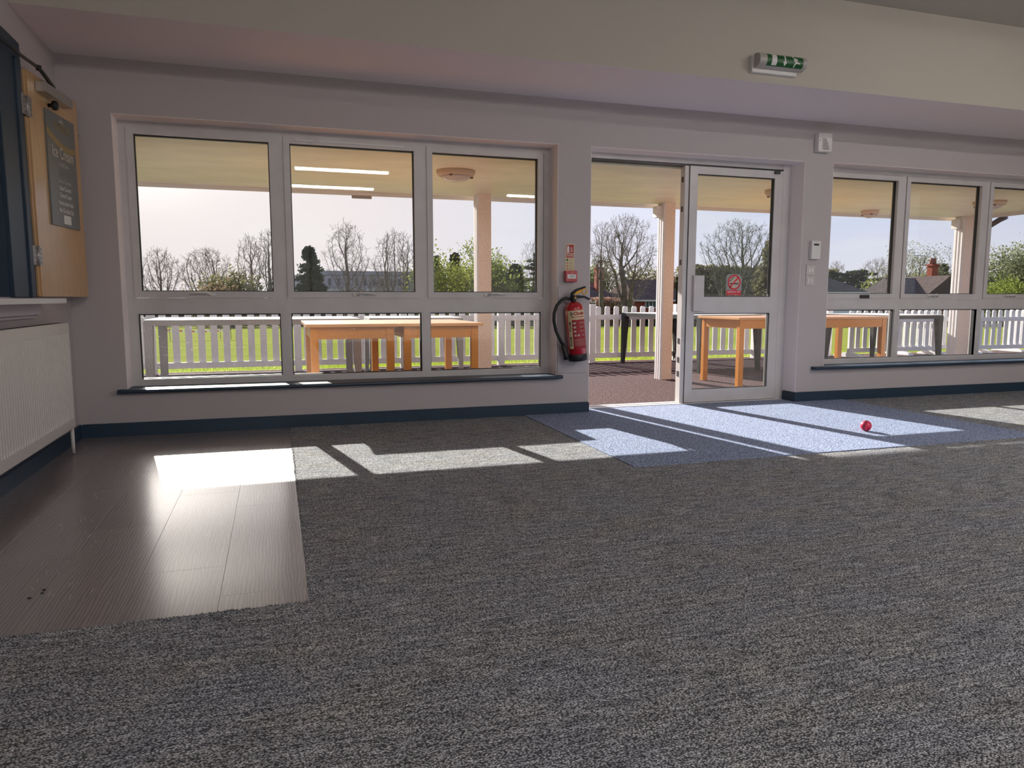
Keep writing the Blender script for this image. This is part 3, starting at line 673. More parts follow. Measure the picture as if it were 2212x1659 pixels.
# ------------------------------------------------------------------ things on the window wall
bb = box('backing_board', 2.073, 2.315, YW-.009, YW, .322, .994, mat('board_paint', (.46, .42, .43), .5), bev=.0015)
tag(bb, 'thin grey backing board behind the red fire extinguisher', 'board')
ex = thing('fire_extinguisher', 'red foam fire extinguisher hanging on the wall left of the open door', 'fire extinguisher', (2.19, 5.215, .43))
EB = Vector((2.208, 5.215, .425)); ET = Vector((2.165, 5.215, .885)); ax = (ET-EB).normalized(); EL = (ET-EB).length
ue = Vector((1, 0, 0)); ue = (ue-ax*ue.dot(ax)).normalized(); ve = ax.cross(ue)   # ve ~ +Y
def EP(a, r, h_): return EB+ax*h_+(ue*math.sin(a)-ve*math.cos(a))*r      # a = 0 faces the room
def elathe(name, prof, m_, par, n=36):
    vs = [tuple(EP(2*PI*k/n, r, z)) for r, z in prof for k in range(n)]; fs = []
    for i in range(len(prof)-1):
        for k in range(n): j = (k+1) % n; fs.append((i*n+k, i*n+j, (i+1)*n+j, (i+1)*n+k))
    fs += [tuple(range(n-1, -1, -1)), tuple((len(prof)-1)*n+k for k in range(n))]
    o = new_obj(name, mesh_from(name, vs, fs, True), m_, par); return rel(o, ex)
R_ = .071
elathe('cylinder', [(.062, .04), (R_, .045), (R_, .395), (.068, .415), (.055, .436), (.034, .448), (.02, .452)], RED, ex)
elathe('foot_ring', [(.064, 0), (.0725, .004), (.0725, .052), (.070, .056)], BLK, ex)
elathe('neck', [(.018, .448), (.021, .452), (.021, .495), (.014, .50)], BLK, ex)
rel(tube('carry_handle', [EP(0, 0, .48)+Vector((-.01, 0, 0)), EP(0, 0, .490)+Vector((.035, -.004, 0)), EP(0, 0, .492)+Vector((.09, -.004, -.002)), EP(0, 0, .482)+Vector((.13, -.004, -.01))], [.016, .012, .0095, .0095], BLK, ex), ex)
rel(tube('squeeze_lever', [EP(0, 0, .475)+Vector((-.010, -.002, 0)), EP(0, 0, .515)+Vector((-.006, -.004, .0)), EP(0, 0, .540)+Vector((.028, -.004, .0)), EP(0, 0, .566)+Vector((.105, -.004, .0))], [.017, .015, .011, .007], BLK, ex), ex)
rel(tube('pressure_gauge', [EP(0, 0, .482)+Vector((.006, -.020, 0)), EP(0, 0, .482)+Vector((.006, -.030, 0))], .011, mat('brass', (.55, .38, .16), .3, metal=.8), ex, 18), ex)
yc = EP(0, 0, .528)+Vector((.078, -.010, 0))
bm = bmesh.new(); pts = [(.0, 0), (-.062, -.022), (-.066, -.010), (-.03, .018), (.0, .024)]
a = [bm.verts.new((yc.x+px-.012, yc.y, yc.z+pz-.004)) for px, pz in pts]; b_ = [bm.verts.new((yc.x+px-.012, yc.y+.004, yc.z+pz-.004)) for px, pz in pts]
bm.faces.new(a); bm.faces.new(b_[::-1])
for q in range(5): bm.faces.new([a[q], b_[q], b_[(q+1) % 5], a[(q+1) % 5]])
rel(finish(bm, 'tamper_tag', YEL, ex), ex)
rg = []; 
rel(tube('pull_ring', [yc+Vector((.014+.020*math.cos(2*PI*q/20), .002, .004+.020*math.sin(2*PI*q/20))) for q in range(21)], .0042, YEL, ex, 8), ex)
hs = [EP(0, 0, .470)+Vector((-.02, 0, 0)), Vector((2.103, 5.205, .902)), Vector((2.062, 5.20, .888)), Vector((2.024, 5.20, .848)), Vector((2.003, 5.20, .790)), Vector((2.003, 5.205, .735)), Vector((2.022, 5.21, .656)), Vector((2.050, 5.21, .60)), Vector((2.072, 5.205, .555))]
rel(tube('hose', hs, .0125, BLK, ex, 12), ex)
rel(tube('nozzle', [Vector((2.070, 5.205, .56)), Vector((2.088, 5.205, .52)), Vector((2.104, 5.205, .47)), Vector((2.112, 5.205, .438))], [.015, .019, .021, .027], BLK, ex, 14), ex)
rel(tube('hose_collar', [EP(0, 0, .470)+Vector((-.030, 0, .001)), EP(0, 0, .470)+Vector((-.046, 0, .003))], .015, STEEL, ex, 14), ex)
A0 = -.10       # label centre angle
fE = lambda off: (lambda u, v: EP(A0+u/R_, R_+off, v))
def ecurve(name, p, off, m_): return rel(flat(name, p[0], p[1], fE(off), m_, ex), ex)
ecurve('label_panel', join2(rect2(-.078, .092, .318, .388, 14)), .0006, CREAMP)
ecurve('label_panel', join2(rect2(-.078, -.045, .10, .318, 3)), .0006, CREAMP)
ecurve('label_panel', rect2(-.045, .092, .10, .318, 12), .0006, mat('label_red', srgb(150, 16, 28), .45))
t = text_polys('Chubb', .034, bold=.0012); ecurve('lettering', ([(u+.018, v+.365) for u, v in t[0]], t[1]), .0016, REDP)
ecurve('emblem', join2(rect2(-.052, -.046, .353, .376), rect2(-.052, -.036, .370, .376), rect2(-.052, -.036, .353, .359), rect2(-.042, -.030, .3615, .3675)), .0016, DARKM)
t = text_polys('FIRE EXTINGUISHER', .0125, bold=.0003); ecurve('lettering', ([(u+.008, v+.339) for u, v in t[0]], t[1]), .0016, REDP)
t = text_polys('for use on electrical equipment', .006); ecurve('lettering', ([(u+.006, v+.327) for u, v in t[0]], t[1]), .0016, REDP)
for z_ in (.155, .268):
    t = text_polys('FOAM', .027, bold=.0006); ecurve('lettering', ([(-v-.061, u+z_) for u, v in t[0]], t[1]), .0016, DARKM)
rows_ = []
random.seed(3)
for q, z_ in enumerate((.293, .262, .231, .200)):
    rows_ += [rect2(-.036, -.016, z_-.008, z_+.008)] if q < 3 else [disc2(-.024, z_, .009, 12), disc2(.000, z_, .009, 12)]
    for w_ in range(3): rows_.append(rect2(.014+(.01 if q == 3 else 0), .014+random.uniform(.03, .055), z_+.006-.006*w_, z_+.0075-.006*w_, 3))
for w_ in range(7): rows_.append(rect2(-.036, -.036+random.uniform(.08, .115), .170-.008*w_, .1715-.008*w_, 5))
ecurve('instruction_print', join2(*rows_), .0016, mat('label_print', (.50, .42, .38), .5))

cp = thing('call_point', 'red square fire alarm call point with a white glass strip', 'alarm', (2.169, YW, 1.07))
CX, CZ = 2.170, 1.070
rel(box('housing', CX-.047, CX+.047, YW-.042, YW, CZ-.042, CZ+.042, RED, cp, bev=.004), cp)
rel(box('glass_strip', CX-.035, CX+.035, YW-.0435, YW-.042, CZ-.018, CZ+.014, WHITEPR, cp), cp)
for q in (-1, 0, 1): rel(tube('dot', [(CX+.012*q, YW-.0445, CZ-.002), (CX+.012*q, YW-.0434, CZ-.002)], .0038, BLK, cp, 10), cp)
rel(tube('test_key', [(CX+.004, YW-.0435, CZ+.026), (CX+.004, YW-.0415, CZ+.026)], .0035, WHITEPR, cp, 10), cp)

ss = thing('extinguisher_sign', 'slim cream and red water extinguisher sign above the call point', 'sign', (2.17, YW, 1.215))
sx0, sx1, sz0, sz1 = 2.134, 2.207, 1.113, 1.317
rel(box('plate', sx0, sx1, YW-.003, YW, sz0, sz1, CREAMP, ss), ss)
fs1 = lambda u, v: (u, YW-.0036, v); fs2 = lambda u, v: (u, YW-.0044, v)
def sp(name, p, f_, m_): return rel(flat(name, p[0], p[1], f_, m_, ss), ss)
sp('pictogram_panel', rect2(sx0+.006, sx1-.006, 1.245, 1.310), fs1, REDP); sp('word_panel', rect2(sx0+.006, sx1-.006, 1.212, 1.238), fs1, REDP)
sp('extinguisher_pictogram', join2(([(2.145, 1.250), (2.164, 1.250), (2.164, 1.290), (2.160, 1.297), (2.160, 1.303), (2.149, 1.303), (2.149, 1.297), (2.145, 1.290)], [tuple(range(8))]), rect2(2.141, 2.152, 1.302, 1.305)), fs2, WHITEPR)
sp('flame_pictogram', join2(*[([(2.172+dx, 1.254+dz), (2.180+dx, 1.262+dz), (2.184+dx, 1.274+dz), (2.180+dx, 1.270+dz), (2.173+dx, 1.264+dz)], [(0, 1, 2, 3, 4)]) for dx, dz in ((0, 0), (.008, .014), (0, .022), (.010, -.002))]), fs2, WHITEPR)
t = text_polys('WATER', .017, bold=.0004, xs=.9); sp('lettering', ([(a_+2.1705, b_+1.2255) for a_, b_ in t[0]], t[1]), fs2, WHITEPR)
sp('green_tick_box', rect2(2.141, 2.155, 1.187, 1.203), fs1, GREENP)
for q in range(3): sp('prohibition_mark', join2(annulus2(2.149, 1.171-.022*q, .005, .0075, 14), ([(2.144, 1.168-.022*q+.008), (2.146, 1.168-.022*q+.009), (2.154, 1.166-.022*q), (2.152, 1.165-.022*q)], [(0, 1, 2, 3)])), fs1, REDP)
sp('print_box', join2(*[rect2(2.159, 2.199, 1.187-.0225*q+.0145, 1.187-.0225*q+.0155) for q in range(4)], *[rect2(2.159, 2.199, 1.187-.0225*q, 1.187-.0225*q+.001) for q in range(4)], *[rect2(2.163, 2.190, 1.187-.0225*q+.005*w_+.003, 1.187-.0225*q+.005*w_+.0045) for q in range(4) for w_ in range(2)]), fs1, mat('olive_print', (.25, .22, .12), .6))

sr = thing('alarm_sounder', 'white wall sounder box with curved grille near the soffit', 'alarm', (4.44, YW, 2.2))
rel(box('housing', 4.385, 4.525, YW-.055, YW, 2.130, 2.283, WHITE, sr, bev=.012), sr)
slots = []
for q in range(11):
    z_ = 2.148+q*.0085; w_ = .052-.030*(q/10)**1.6
    slots.append(rect2(4.425, 4.425+w_+.016, z_, z_+.0035))
rel(flat('grille_slots', *join2(*slots), lambda u, v: (u, YW-.0556, v), BLK, sr), sr)
rel(tube('side_screw', [(4.398, YW-.0575, 2.22), (4.398, YW-.054, 2.22)], .003, BLK, sr, 8), sr)
pn = thing('door_sensor_unit', 'small white sensor box with black window right of the door', 'sensor', (4.42, YW, 1.31))
rel(box('housing', 4.382, 4.475, YW-.036, YW, 1.238, 1.392, WHITE, pn, bev=.004), pn)
rel(box('sensor_window', 4.402, 4.455, YW-.0372, YW-.0362, 1.352, 1.368, BLK, pn), pn)
rel(flat('lettering', *(lambda t: ([(a_+4.428, b_+1.380) for a_, b_ in t[0]], t[1]))(text_polys('IN', .010)), lambda u, v: (u, YW-.037, v), DARKM, pn), pn)
for z_, lab in ((1.145, 'upper white light switch plate right of the door'), (1.056, 'lower white light switch plate right of the door')):
    sw = thing('light_switch', lab, 'switch', (4.405, YW, z_), group='switches right of the door')
    rel(box('plate', 4.360, 4.448, YW-.009, YW, z_-.043, z_+.043, mat('switch_plastic', (.56, .52, .50), .4), sw, bev=.0025), sw)
    for dx in ((-.014, .014) if z_ > 1.1 else (-.018, .012)): rel(box('rocker', 4.404+dx-.009, 4.404+dx+.009, YW-.0125, YW-.009, z_-.017, z_+.017, WHITE, sw, bev=.001), sw)
    for dz in (-.034, .034): rel(tube('screw', [(4.404, YW-.0100, z_+dz), (4.404, YW-.0088, z_+dz)], .0028, DARKM, sw, 8), sw)

# emergency exit sign on the bulkhead
xg = thing('exit_sign', 'green running man emergency exit light on the bulkhead', 'exit sign', (3.34, 4.5, 2.5))
rel(box('base', 3.150, 3.515, 4.468, 4.5, 2.438, 2.545, WHITE, xg, bev=.004), xg)
cz, hz_, dp_ = 2.510, .046, .058
def cov(z): t = max(-1, min(1, (z-cz)/hz_)); return 4.468-.012-dp_*max(0, 1-abs(t)**2.6)**.5
nz = 16; zs = [cz-hz_*math.cos(PI*q/nz) for q in range(nz+1)]
vs = [(xx, cov(z), z) for xx in (3.165, 3.545) for z in zs]+[(3.165, 4.466, zs[0]), (3.165, 4.466, zs[-1]), (3.545, 4.466, zs[0]), (3.545, 4.466, zs[-1])]
m1 = nz+1; fs = [(q, m1+q, m1+q+1, q+1) for q in range(nz)]+[tuple([2*m1]+list(range(m1))+[2*m1+1])[::-1], tuple([2*m1+2]+list(range(m1, 2*m1))+[2*m1+3]), (0, 2*m1, 2*m1+2, m1), (m1-1, 2*m1-1, 2*m1+3, 2*m1+1)]
rel(new_obj('cover', mesh_from('cover', vs, fs), mat('frosted_cover', (.42, .39, .36), .25, .5), xg), xg)
def cut(p, n=10):      # split a flat shape into strips so it can follow the curved cover
    bm = bmesh.new(); V_ = [bm.verts.new((a_, 0, b_)) for a_, b_ in p[0]]
    for f_ in p[1]: bm.faces.new([V_[i] for i in f_])
    for q in range(1, n*2):
        z = cz-hz_+q*hz_/n
        bmesh.ops.bisect_plane(bm, geom=bm.verts[:]+bm.edges[:]+bm.faces[:], plane_co=(0, 0, z), plane_no=(0, 0, 1))
    bm.verts.index_update(); r = ([(v.co.x, v.co.z) for v in bm.verts], [tuple(v.index for v in f_.verts) for f_ in bm.faces]); bm.free(); return r
def xs_(name, p, off, m_): return rel(flat(name, *cut(p), lambda u, v: (u, cov(v)-off, v), m_, xg), xg)
xs_('green_panel', rect2(3.222, 3.512, cz-.038, cz+.038), .001, GREENP)
xs_('door_symbol', rect2(3.258, 3.298, cz-.034, cz+.034), .002, WHITEPR)
xs_('arrow', join2(rect2(3.358, 3.368, cz-.010, cz+.034), ([(3.345, cz-.008), (3.381, cz-.008), (3.363, cz-.034)], [(0, 1, 2)])), .002, WHITEPR)
man = join2(disc2(3.431, cz+.029, .0065, 14), ([(3.432, cz+.020), (3.446, cz+.022), (3.463, cz-.004), (3.452, cz-.010)], [(0, 1, 2, 3)]),
            ([(3.452, cz-.010), (3.462, cz-.003), (3.484, cz-.009), (3.486, cz-.015), (3.464, cz-.014)], [(0, 1, 2, 3, 4)]),
            ([(3.450, cz-.004), (3.459, cz-.010), (3.446, cz-.020), (3.444, cz-.035), (3.437, cz-.035), (3.438, cz-.016)], [(0, 1, 2, 3, 4, 5)]),
            ([(3.444, cz+.022), (3.460, cz+.018), (3.469, cz+.008), (3.465, cz+.006), (3.457, cz+.013), (3.447, cz+.015)], [(0, 1, 2, 3, 4, 5)]),
            ([(3.434, cz+.014), (3.440, cz+.012), (3.438, cz+.002), (3.446, cz-.003), (3.443, cz-.006), (3.433, cz+.000)], [(0, 1, 2, 3, 4, 5)]))
xs_('running_man', man, .002, WHITEPR)

# ball
bl = thing('cricket_ball', 'pink cricket ball with dark seam on the blue mat', 'ball', (3.79, 3.945, .044))
bm = bmesh.new(); bmesh.ops.create_uvsphere(bm, u_segments=40, v_segments=24, radius=.0362)
for v in bm.verts:
    v.co.x *= 1
PINK = mat('pink_leather', srgb(222, 42, 84), .35, .5, coat=.3)
sp_ = finish(bm, 'leather', PINK, bl, smooth=True)
SEAM = mat('seam_thread', (.035, .012, .03), .7)
for q, off in enumerate((-.0045, 0, .0045)):
    r_ = math.sqrt(.0365**2-off**2)
    vs, fs = tube_mesh([(r_*math.cos(2*PI*k/48), r_*math.sin(2*PI*k/48), off) for k in range(49)], .0011 if q == 1 else .0008, 6)
    s_ = new_obj('seam', mesh_from('seam', vs, fs, True), SEAM if q == 1 else mat('seam_dark', (.10, .02, .05), .6), bl)
    s_.rotation_euler = (math.radians(95), math.radians(48), math.radians(30))

# strip lights on the ceiling behind the camera (hatch-side pair inferred from pane reflections, the other three added for fill)
LIT = mat('lit_diffuser', (1.0, .95, .91), .4, emit=STRIP_E)
for q, (lx, ly) in enumerate([(1.1, -1.3), (1.1, -3.2), (5.2, -1.3), (5.2, -3.2), (5.2, 1.6)]):
    s_ = thing('strip_light', ['long ceiling strip light nearest behind the viewer on the hatch side', 'long ceiling strip light by the back wall on the hatch side', 'long ceiling strip light added as fill behind the viewer on the far right', 'long ceiling strip light added as fill by the back wall on the far right', 'long ceiling strip light added as fill over the right side of the hall'][q], 'ceiling light', (lx, ly, ZC), group='ceiling strip lights')
    rel(box('housing', lx-.75, lx+.75, ly-.06, ly+.06, ZC-.05, ZC, WHITE, s_, bev=.004), s_)
    rel(box('diffuser', lx-.73, lx+.73, ly-.05, ly+.05, ZC-.085, ZC-.0505, LIT, s_, bev=.01), s_)

# ------------------------------------------------------------------ outside: ground, veranda
PZ = -.03
def gz(x, y):
    if y < 10: return -.05
    r = min(1, (y-10)/65); return -.05-.0266*min(y-10, 68)-.0116*x*r
pat = box('patio', -14, 18, 5.60, 9.94, -.25, PZ, PATIO, kind='structure')
box('patio_edging', -14, 18, 9.94, 9.97, -.25, -.022, mat('timber_edging', (.30, .20, .13), .9), kind='structure')
nx, nyy = 40, 60; vs = []; fs = []
ysg = [9.97+(q/nyy)**2.2*1400 for q in range(nyy+1)]
for j, y in enumerate(ysg):
    for i in range(nx+1):
        x = (-1+2*i/nx)*(40+y*1.6)+y*.35; vs.append((x, y, gz(x, y) if y < 80 else gz(x, 78)))
for j in range(nyy):
    for i in range(nx): a = j*(nx+1)+i; fs.append((a, a+1, a+nx+2, a+nx+1))
new_obj('sports_field', mesh_from('sports_field', vs, fs, True), FIELD, kind='structure')
box('yard', -70, 90, -90, 5.595, -.40, -.26, mat('pale_paving', (.30, .28, .26), .9), kind='structure')
random.seed(11); vs = []; fs = []
for q in range(15000):
    x = random.uniform(-3, 15); y = 9.98+random.random()**1.8*1.6; hgt = random.uniform(.02, .055)*(1.5 if y < 10.1 and x < 3.2 else .9)
    a = random.uniform(0, PI); w = .004; o = len(vs); lx, ly = random.uniform(-.02, .02), random.uniform(-.02, .02)
    vs += [(x-w*math.cos(a), y-w*math.sin(a), -.055), (x+w*math.cos(a), y+w*math.sin(a), -.055), (x+lx, y+ly, -.05+hgt)]; fs.append((o, o+1, o+2))
tag(new_obj('grass_edge', mesh_from('grass_edge', vs, fs), L_GRASS, kind='stuff'), 'short green grass blades along the patio edge under the fence', 'grass')

VX, VY, VZ = 8.85, 7.78, 1.975
ver = struct('veranda')
box('soffit', -9, VX, 5.575, VY-.03, VZ, VZ+.03, VER, ver)
box('roof_deck', -9.1, VX+.1, 5.575, VY+.10, VZ+.031, VZ+.16, mat('roof_felt', (.12, .12, .12), .9), ver)
FAS = mat('white_fascia', (.74, .70, .68), .5)
box('fascia', -9, VX, VY-.03, VY, VZ-.035, VZ+.15, FAS, ver)
box('fascia', VX, VX+.03, 5.575, VY, VZ-.035, VZ+.15, FAS, ver)
for xx in (-6, .92, 2.10, 3.9, 6.2): box('fascia_joint', xx, xx+.22, VY-.034, VY-.031, VZ-.034, VZ-.002, FAS, ver)
tube('gutter', [(-9, VY+.055, VZ+.03), (VX+.1, VY+.055, VZ+.03)], .05, FAS, ver, 12)
box('gutter_bracket', .78, .98, VY-.02, VY+.01, VZ-.062, VZ-.036, mat('bracket', (.35, .3, .27), .7), ver)
for q, (cx, w, lab) in enumerate([(2.105, .145, 'square cream veranda post seen through the left window'), (4.28, .135, 'square cream veranda post standing in the open doorway view'), (8.73, .20, 'broad corner veranda post seen through the right window')]):
    p_ = thing('veranda_post', lab, 'post', (cx, 7.57, PZ), group='veranda posts')
    yy0 = 7.50; o = box('post_core', cx-w/2+.012, cx+w/2, yy0, yy0+.14, PZ, VZ-.001, COLB, p_); rel(o, p_)
    o = box('white_cladding', cx-w/2-.002, cx-w/2+.012, yy0+.004, yy0+.15, PZ, VZ-.001, COLW, p_); rel(o, p_)
    for dy in (.02, .07, .115): rel(box('cladding_bead', cx-w/2-.007, cx-w/2-.002, yy0+dy, yy0+dy+.022, PZ, VZ-.002, COLW, p_), p_)
    if q: rel(box('bracket_block', cx-w/2-.075, cx-w/2-.002, yy0+.05, yy0+.14, VZ-.16, VZ-.036, FAS, p_), p_)
dn = tube('downpipe', [(9.03, 7.25, VZ-.02), (9.02, 7.33, VZ-.05), (8.93, 7.55, VZ-.20), (8.875, 7.66, VZ-.27), (8.87, 7.66, VZ-.34), (8.87, 7.66, PZ)], .034, mat('brown_pipe', (.10, .085, .085), .4), None, 14)
tag(dn, 'brown downpipe with swan neck beside the broad corner post', 'pipe')
for q, (lx, ly, s_, lab) in enumerate([(1.50, 6.24, 1, 'round veranda ceiling light seen through the left window'), (4.86, 6.32, 1, 'round veranda ceiling light seen through the door glass'), (7.0, 7.42, .62, 'round veranda ceiling light farthest out, near the roof edge'), (7.62, 6.33, 1, 'round veranda ceiling light beside the broad corner post')]):
    b_ = thing('bulkhead_light', lab, 'light', (lx, ly, VZ), group='round lights under the veranda')
    rel(lathe('rim', [(0, 0), (.165*s_, 0), (.165*s_, -.018), (.150*s_, -.042), (.130*s_, -.046), (0, -.046)], mat('aged_rim', (.62, .46, .34), .6), b_, 36, (lx, ly, VZ)), b_)
    rel(lathe('lens', [(.128*s_, -.044), (.118*s_, -.062), (.09*s_, -.078), (.05*s_, -.088), (0, -.09)], mat('frosted_lens', (.62, .54, .52), .3, .5), b_, 36, (lx, ly, VZ)), b_)
    for k in (0, 1, 2):
        a = PI/2+2*PI*k/3+.5; rel(box('clip', lx+.137*s_*math.cos(a)-.012, lx+.137*s_*math.cos(a)+.012, ly+.137*s_*math.sin(a)-.010, ly+.137*s_*math.sin(a)+.010, VZ-.058, VZ-.044, mat('rust', (.25, .12, .08), .8), b_), b_)

# ------------------------------------------------------------------ picket fence
def picket_mesh(w, h_, t=.02, ch=.017):
    bm = bmesh.new(); pr = [(-w/2, 0), (w/2, 0), (w/2, h_-ch*1.2), (w/2-ch, h_), (-w/2+ch, h_), (-w/2, h_-ch*1.2)]
    a = [bm.verts.new((x, 0, z)) for x, z in pr]; b = [bm.verts.new((x, t, z)) for x, z in pr]
    bm.faces.new(a); bm.faces.new(b[::-1])
    for k in range(6): bm.faces.new([a[k], b[k], b[(k+1) % 6], a[(k+1) % 6]])
    bmesh.ops.recalc_face_normals(bm, faces=bm.faces); me = bpy.data.meshes.new('picket'); bm.to_mesh(me); bm.free(); me.materials.append(WHITEP); return me
PKM = picket_mesh(.079, .742)
fen = thing('picket_fence', 'long white picket fence between the patio and the sports field', 'fence', (3, 9.9, PZ))
posts = [-4.25, -2.85, -1.45, .26, 1.63, 3.00, 4.385, 5.79, 7.19, 8.59]
for px in posts: rel(box('post', px-.045, px+.045, 9.815, 9.905, PZ-.02, .818, WHITEP, fen, bev=.006), fen)
rel(box('rail', posts[0], posts[-1], 9.866, 9.894, .592, .664, WHITEP, fen), fen)
rel(box('rail', posts[0], posts[-1], 9.866, 9.894, .033, .107, WHITEP, fen), fen)
for a, b in zip(posts[:-1], posts[1:]):
    n_ = round((b-a)/.1375)-1; st_ = (b-a-.10)/(n_+.0)
    for q in range(n_):
        o = new_obj('picket', PKM, None, fen); o.location = (a+.05+st_*(q+.5), 9.896, .045); rel(o, fen)
def barrier(x0, x1, y, lab, zt=.705, z0=.10):
    b_ = thing('picket_barrier', lab, 'fence', ((x0+x1)/2, y, PZ), group='portable picket barriers on the right')
    rel(box('rail', x0, x1, y-.03, y-.005, .520, .592, WHITEP, b_), b_); rel(box('rail', x0, x1, y-.03, y-.005, .045, .112, WHITEP, b_), b_)
    n_ = int((x1-x0)/.142)
    for q in range(n_):
        o = new_obj('picket', PKB, None, b_); o.location = (x0+.07+(x1-x0-.14)*q/(n_-1), y, .05); rel(o, b_)
    for xx in (x0+.05, x1-.05):
        rel(box('upright', xx-.04, xx+.04, y-.05, y-.031, .02, .60, WHITEP, b_, bev=.003), b_)
        bm = bmesh.new(); pr = [(-.30, PZ+.002), (-.27, .004), (-.05, .045), (.05, .045), (.27, .004), (.30, PZ+.002)]
        a = [bm.verts.new((xx-.05, y+u, v)) for u, v in pr]; c_ = [bm.verts.new((xx+.05, y+u, v)) for u, v in pr]
        bm.faces.new(a); bm.faces.new(c_[::-1])
        for k in range(6): bm.faces.new([a[k], c_[k], c_[(k+1) % 6], a[(k+1) % 6]])
        bmesh.ops.recalc_face_normals(bm, faces=bm.faces); rel(finish(bm, 'splayed_foot', WHITEP, b_), b_)
PKB = picket_mesh(.079, .660)
barrier(8.70, 10.55, 9.55, 'first white portable picket barrier, behind the right orange table')
barrier(9.95, 11.80, 9.82, 'second white portable picket barrier, behind the broad corner post')
barrier(11.10, 12.95, 9.50, 'third white portable picket barrier, right of the corner post')
barrier(12.45, 14.30, 9.80, 'farthest right white portable picket barrier')

# ------------------------------------------------------------------ tables
def prism_leg(name, x, y, w0, w1, sx, sy, zt, m_, root, thick=None):
    """leg tapering on its inner sides; (sx, sy) point from the outer corner inwards"""
    bm = bmesh.new()
    def q4(w, z): return [bm.verts.new((x+a*sx*w, y+b*sy*w, z)) for a, b in ((0, 0), (1, 0), (1, 1), (0, 1))]
    lo = q4(w1, 0); hi = q4(w0, zt); bm.faces.new(lo); bm.faces.new(hi[::-1])
    for k in range(4): bm.faces.new([lo[k], lo[(k+1) % 4], hi[(k+1) % 4], hi[k]])
    bmesh.ops.recalc_face_normals(bm, faces=bm.faces); return finish(bm, name, m_, root)
def wood_table(lab, x0, x1, y0, y1, zt=.703):
    t = thing('wooden_table', lab, 'table', ((x0+x1)/2, (y0+y1)/2, PZ), group='orange varnished wooden tables')
    w = x1-x0; d = y1-y0; H = zt-PZ; o = .035; lw = .058
    x0, x1, y0, y1 = -w/2, w/2, -d/2, d/2
    box('tabletop', x0, x1, y0, y1, H-.024, H, OTOP, t, bev=.004)
    for a in (0, 1):
        for b in (0, 1):
            xx = x0+o if a == 0 else x1-o-lw; yy = y0+o if b == 0 else y1-o-lw
            box('leg', xx, xx+lw, yy, yy+lw, 0, H-.0245, ORANGE, t, bev=.003)
    box('apron', x0+o+lw, x1-o-lw, y0+o+.006, y0+o+.028, H-.118, H-.0245, ORANGE, t); box('apron', x0+o+lw, x1-o-lw, y1-o-.028, y1-o-.006, H-.118, H-.0245, ORANGE, t)
    box('apron', x0+o+.006, x0+o+.028, y0+o+lw, y1-o-lw, H-.118, H-.0245, ORANGE, t); box('apron', x1-o-.028, x1-o-.006, y0+o+lw, y1-o-lw, H-.118, H-.0245, ORANGE, t)
    return t
wood_table('left of the two small orange wooden tables outside the left window', .215, .925, 5.79, 6.88)
wood_table('right of the two small orange wooden tables outside the left window', .932, 1.615, 5.79, 6.88)
wood_table('long orange wooden table outside between the door and the right window', 4.60, 6.60, 6.58, 7.38)
def resin_table(lab, cx, cy, w, d, rot, m_, mtop, zt=.70, th=.058, lw0=.085, lw1=.045):
    t = thing('resin_table', lab, 'table', (cx, cy, PZ), group='woven resin patio tables'); H = zt-PZ; t.rotation_euler = (0, 0, rot)
    x0, x1, y0, y1 = -w/2, w/2, -d/2, d/2
    box('tabletop', x0+.004, x1-.004, y0+.004, y1-.004, H-.012, H, mtop, t, bev=.005)
    ring_ = [(x0, y0, x1, y0+.02), (x0, y1-.02, x1, y1), (x0, y0+.02, x0+.02, y1-.02), (x1-.02, y0+.02, x1, y1-.02)]
    for a in ring_: box('apron', a[0], a[2], a[1], a[3], H-th, H-.0125, m_, t)
    for a in (0, 1):
        for b in (0, 1): prism_leg('leg', x0 if a == 0 else x1, y0 if b == 0 else y1, lw0, lw1, 1-2*a, 1-2*b, H-th+.0005, m_, t)
    return t
resin_table('dark woven resin table outside the doorway', 5.40, 8.92, .985, 1.80, math.radians(6.5), WEAVED, TTOP)
resin_table('dark woven resin table behind the long orange table', 8.64, 8.80, .98, 1.25, math.radians(2), WEAVED, TTOP, zt=.675)
resin_table('long resin table outside the left pane, coloured pale for window haze', -.19, 8.55, 2.12, 1.05, math.radians(0), WEAVE_HAZED, mat('grey_table_top', (.34, .33, .33), .6), zt=.685, lw1=.07)
resin_table('short resin table, coloured pale for window haze, behind the two small orange tables', 1.60, 9.05, 1.10, 1.0, math.radians(-3), WEAVE_HAZED, TTOP, zt=.675)

# barrier tape round the square on the field
tp = thing('tape_barrier', 'red and white barrier tape on thin black pins out on the grass', 'barrier', (-2.3, 28, gz(-2, 28)))
pins = [(-3.6, 27.5), (-1.86, 27.6), (-1.45, 26.4), (-3.3, 26.2)]
for (x, y) in pins: rel(tube('pin', [(x, y, gz(x, y)), (x, y, gz(x, y)+.62)], .008, DARKM, tp, 6), tp)
TR, TW = mat('tape_red', (.65, .12, .08), .5), mat('tape_white', (.8, .76, .74), .5)
for hh in (.56, .30):
    for (a, b) in zip(pins, pins[1:]+pins[:1]):
        A = Vector((*a, gz(*a)+hh)); B = Vector((*b, gz(*b)+hh)); n_ = 10
        for mm, ph_ in ((TR, 0), (TW, 1)):
            vs = []; fs = []
            for q in range(n_):
                if q % 2 != ph_: continue
                p = A.lerp(B, q/n_); r = A.lerp(B, (q+1)/n_); sg_ = -.05*math.sin(PI*(q+.5)/n_); o = len(vs)
                vs += [(p.x, p.y, p.z+sg_), (r.x, r.y, r.z+sg_), (r.x, r.y, r.z+sg_+.055), (p.x, p.y, p.z+sg_+.055)]; fs.append((o, o+1, o+2, o+3))
            rel(new_obj('tape', mesh_from('tape', vs, fs), mm, tp), tp)

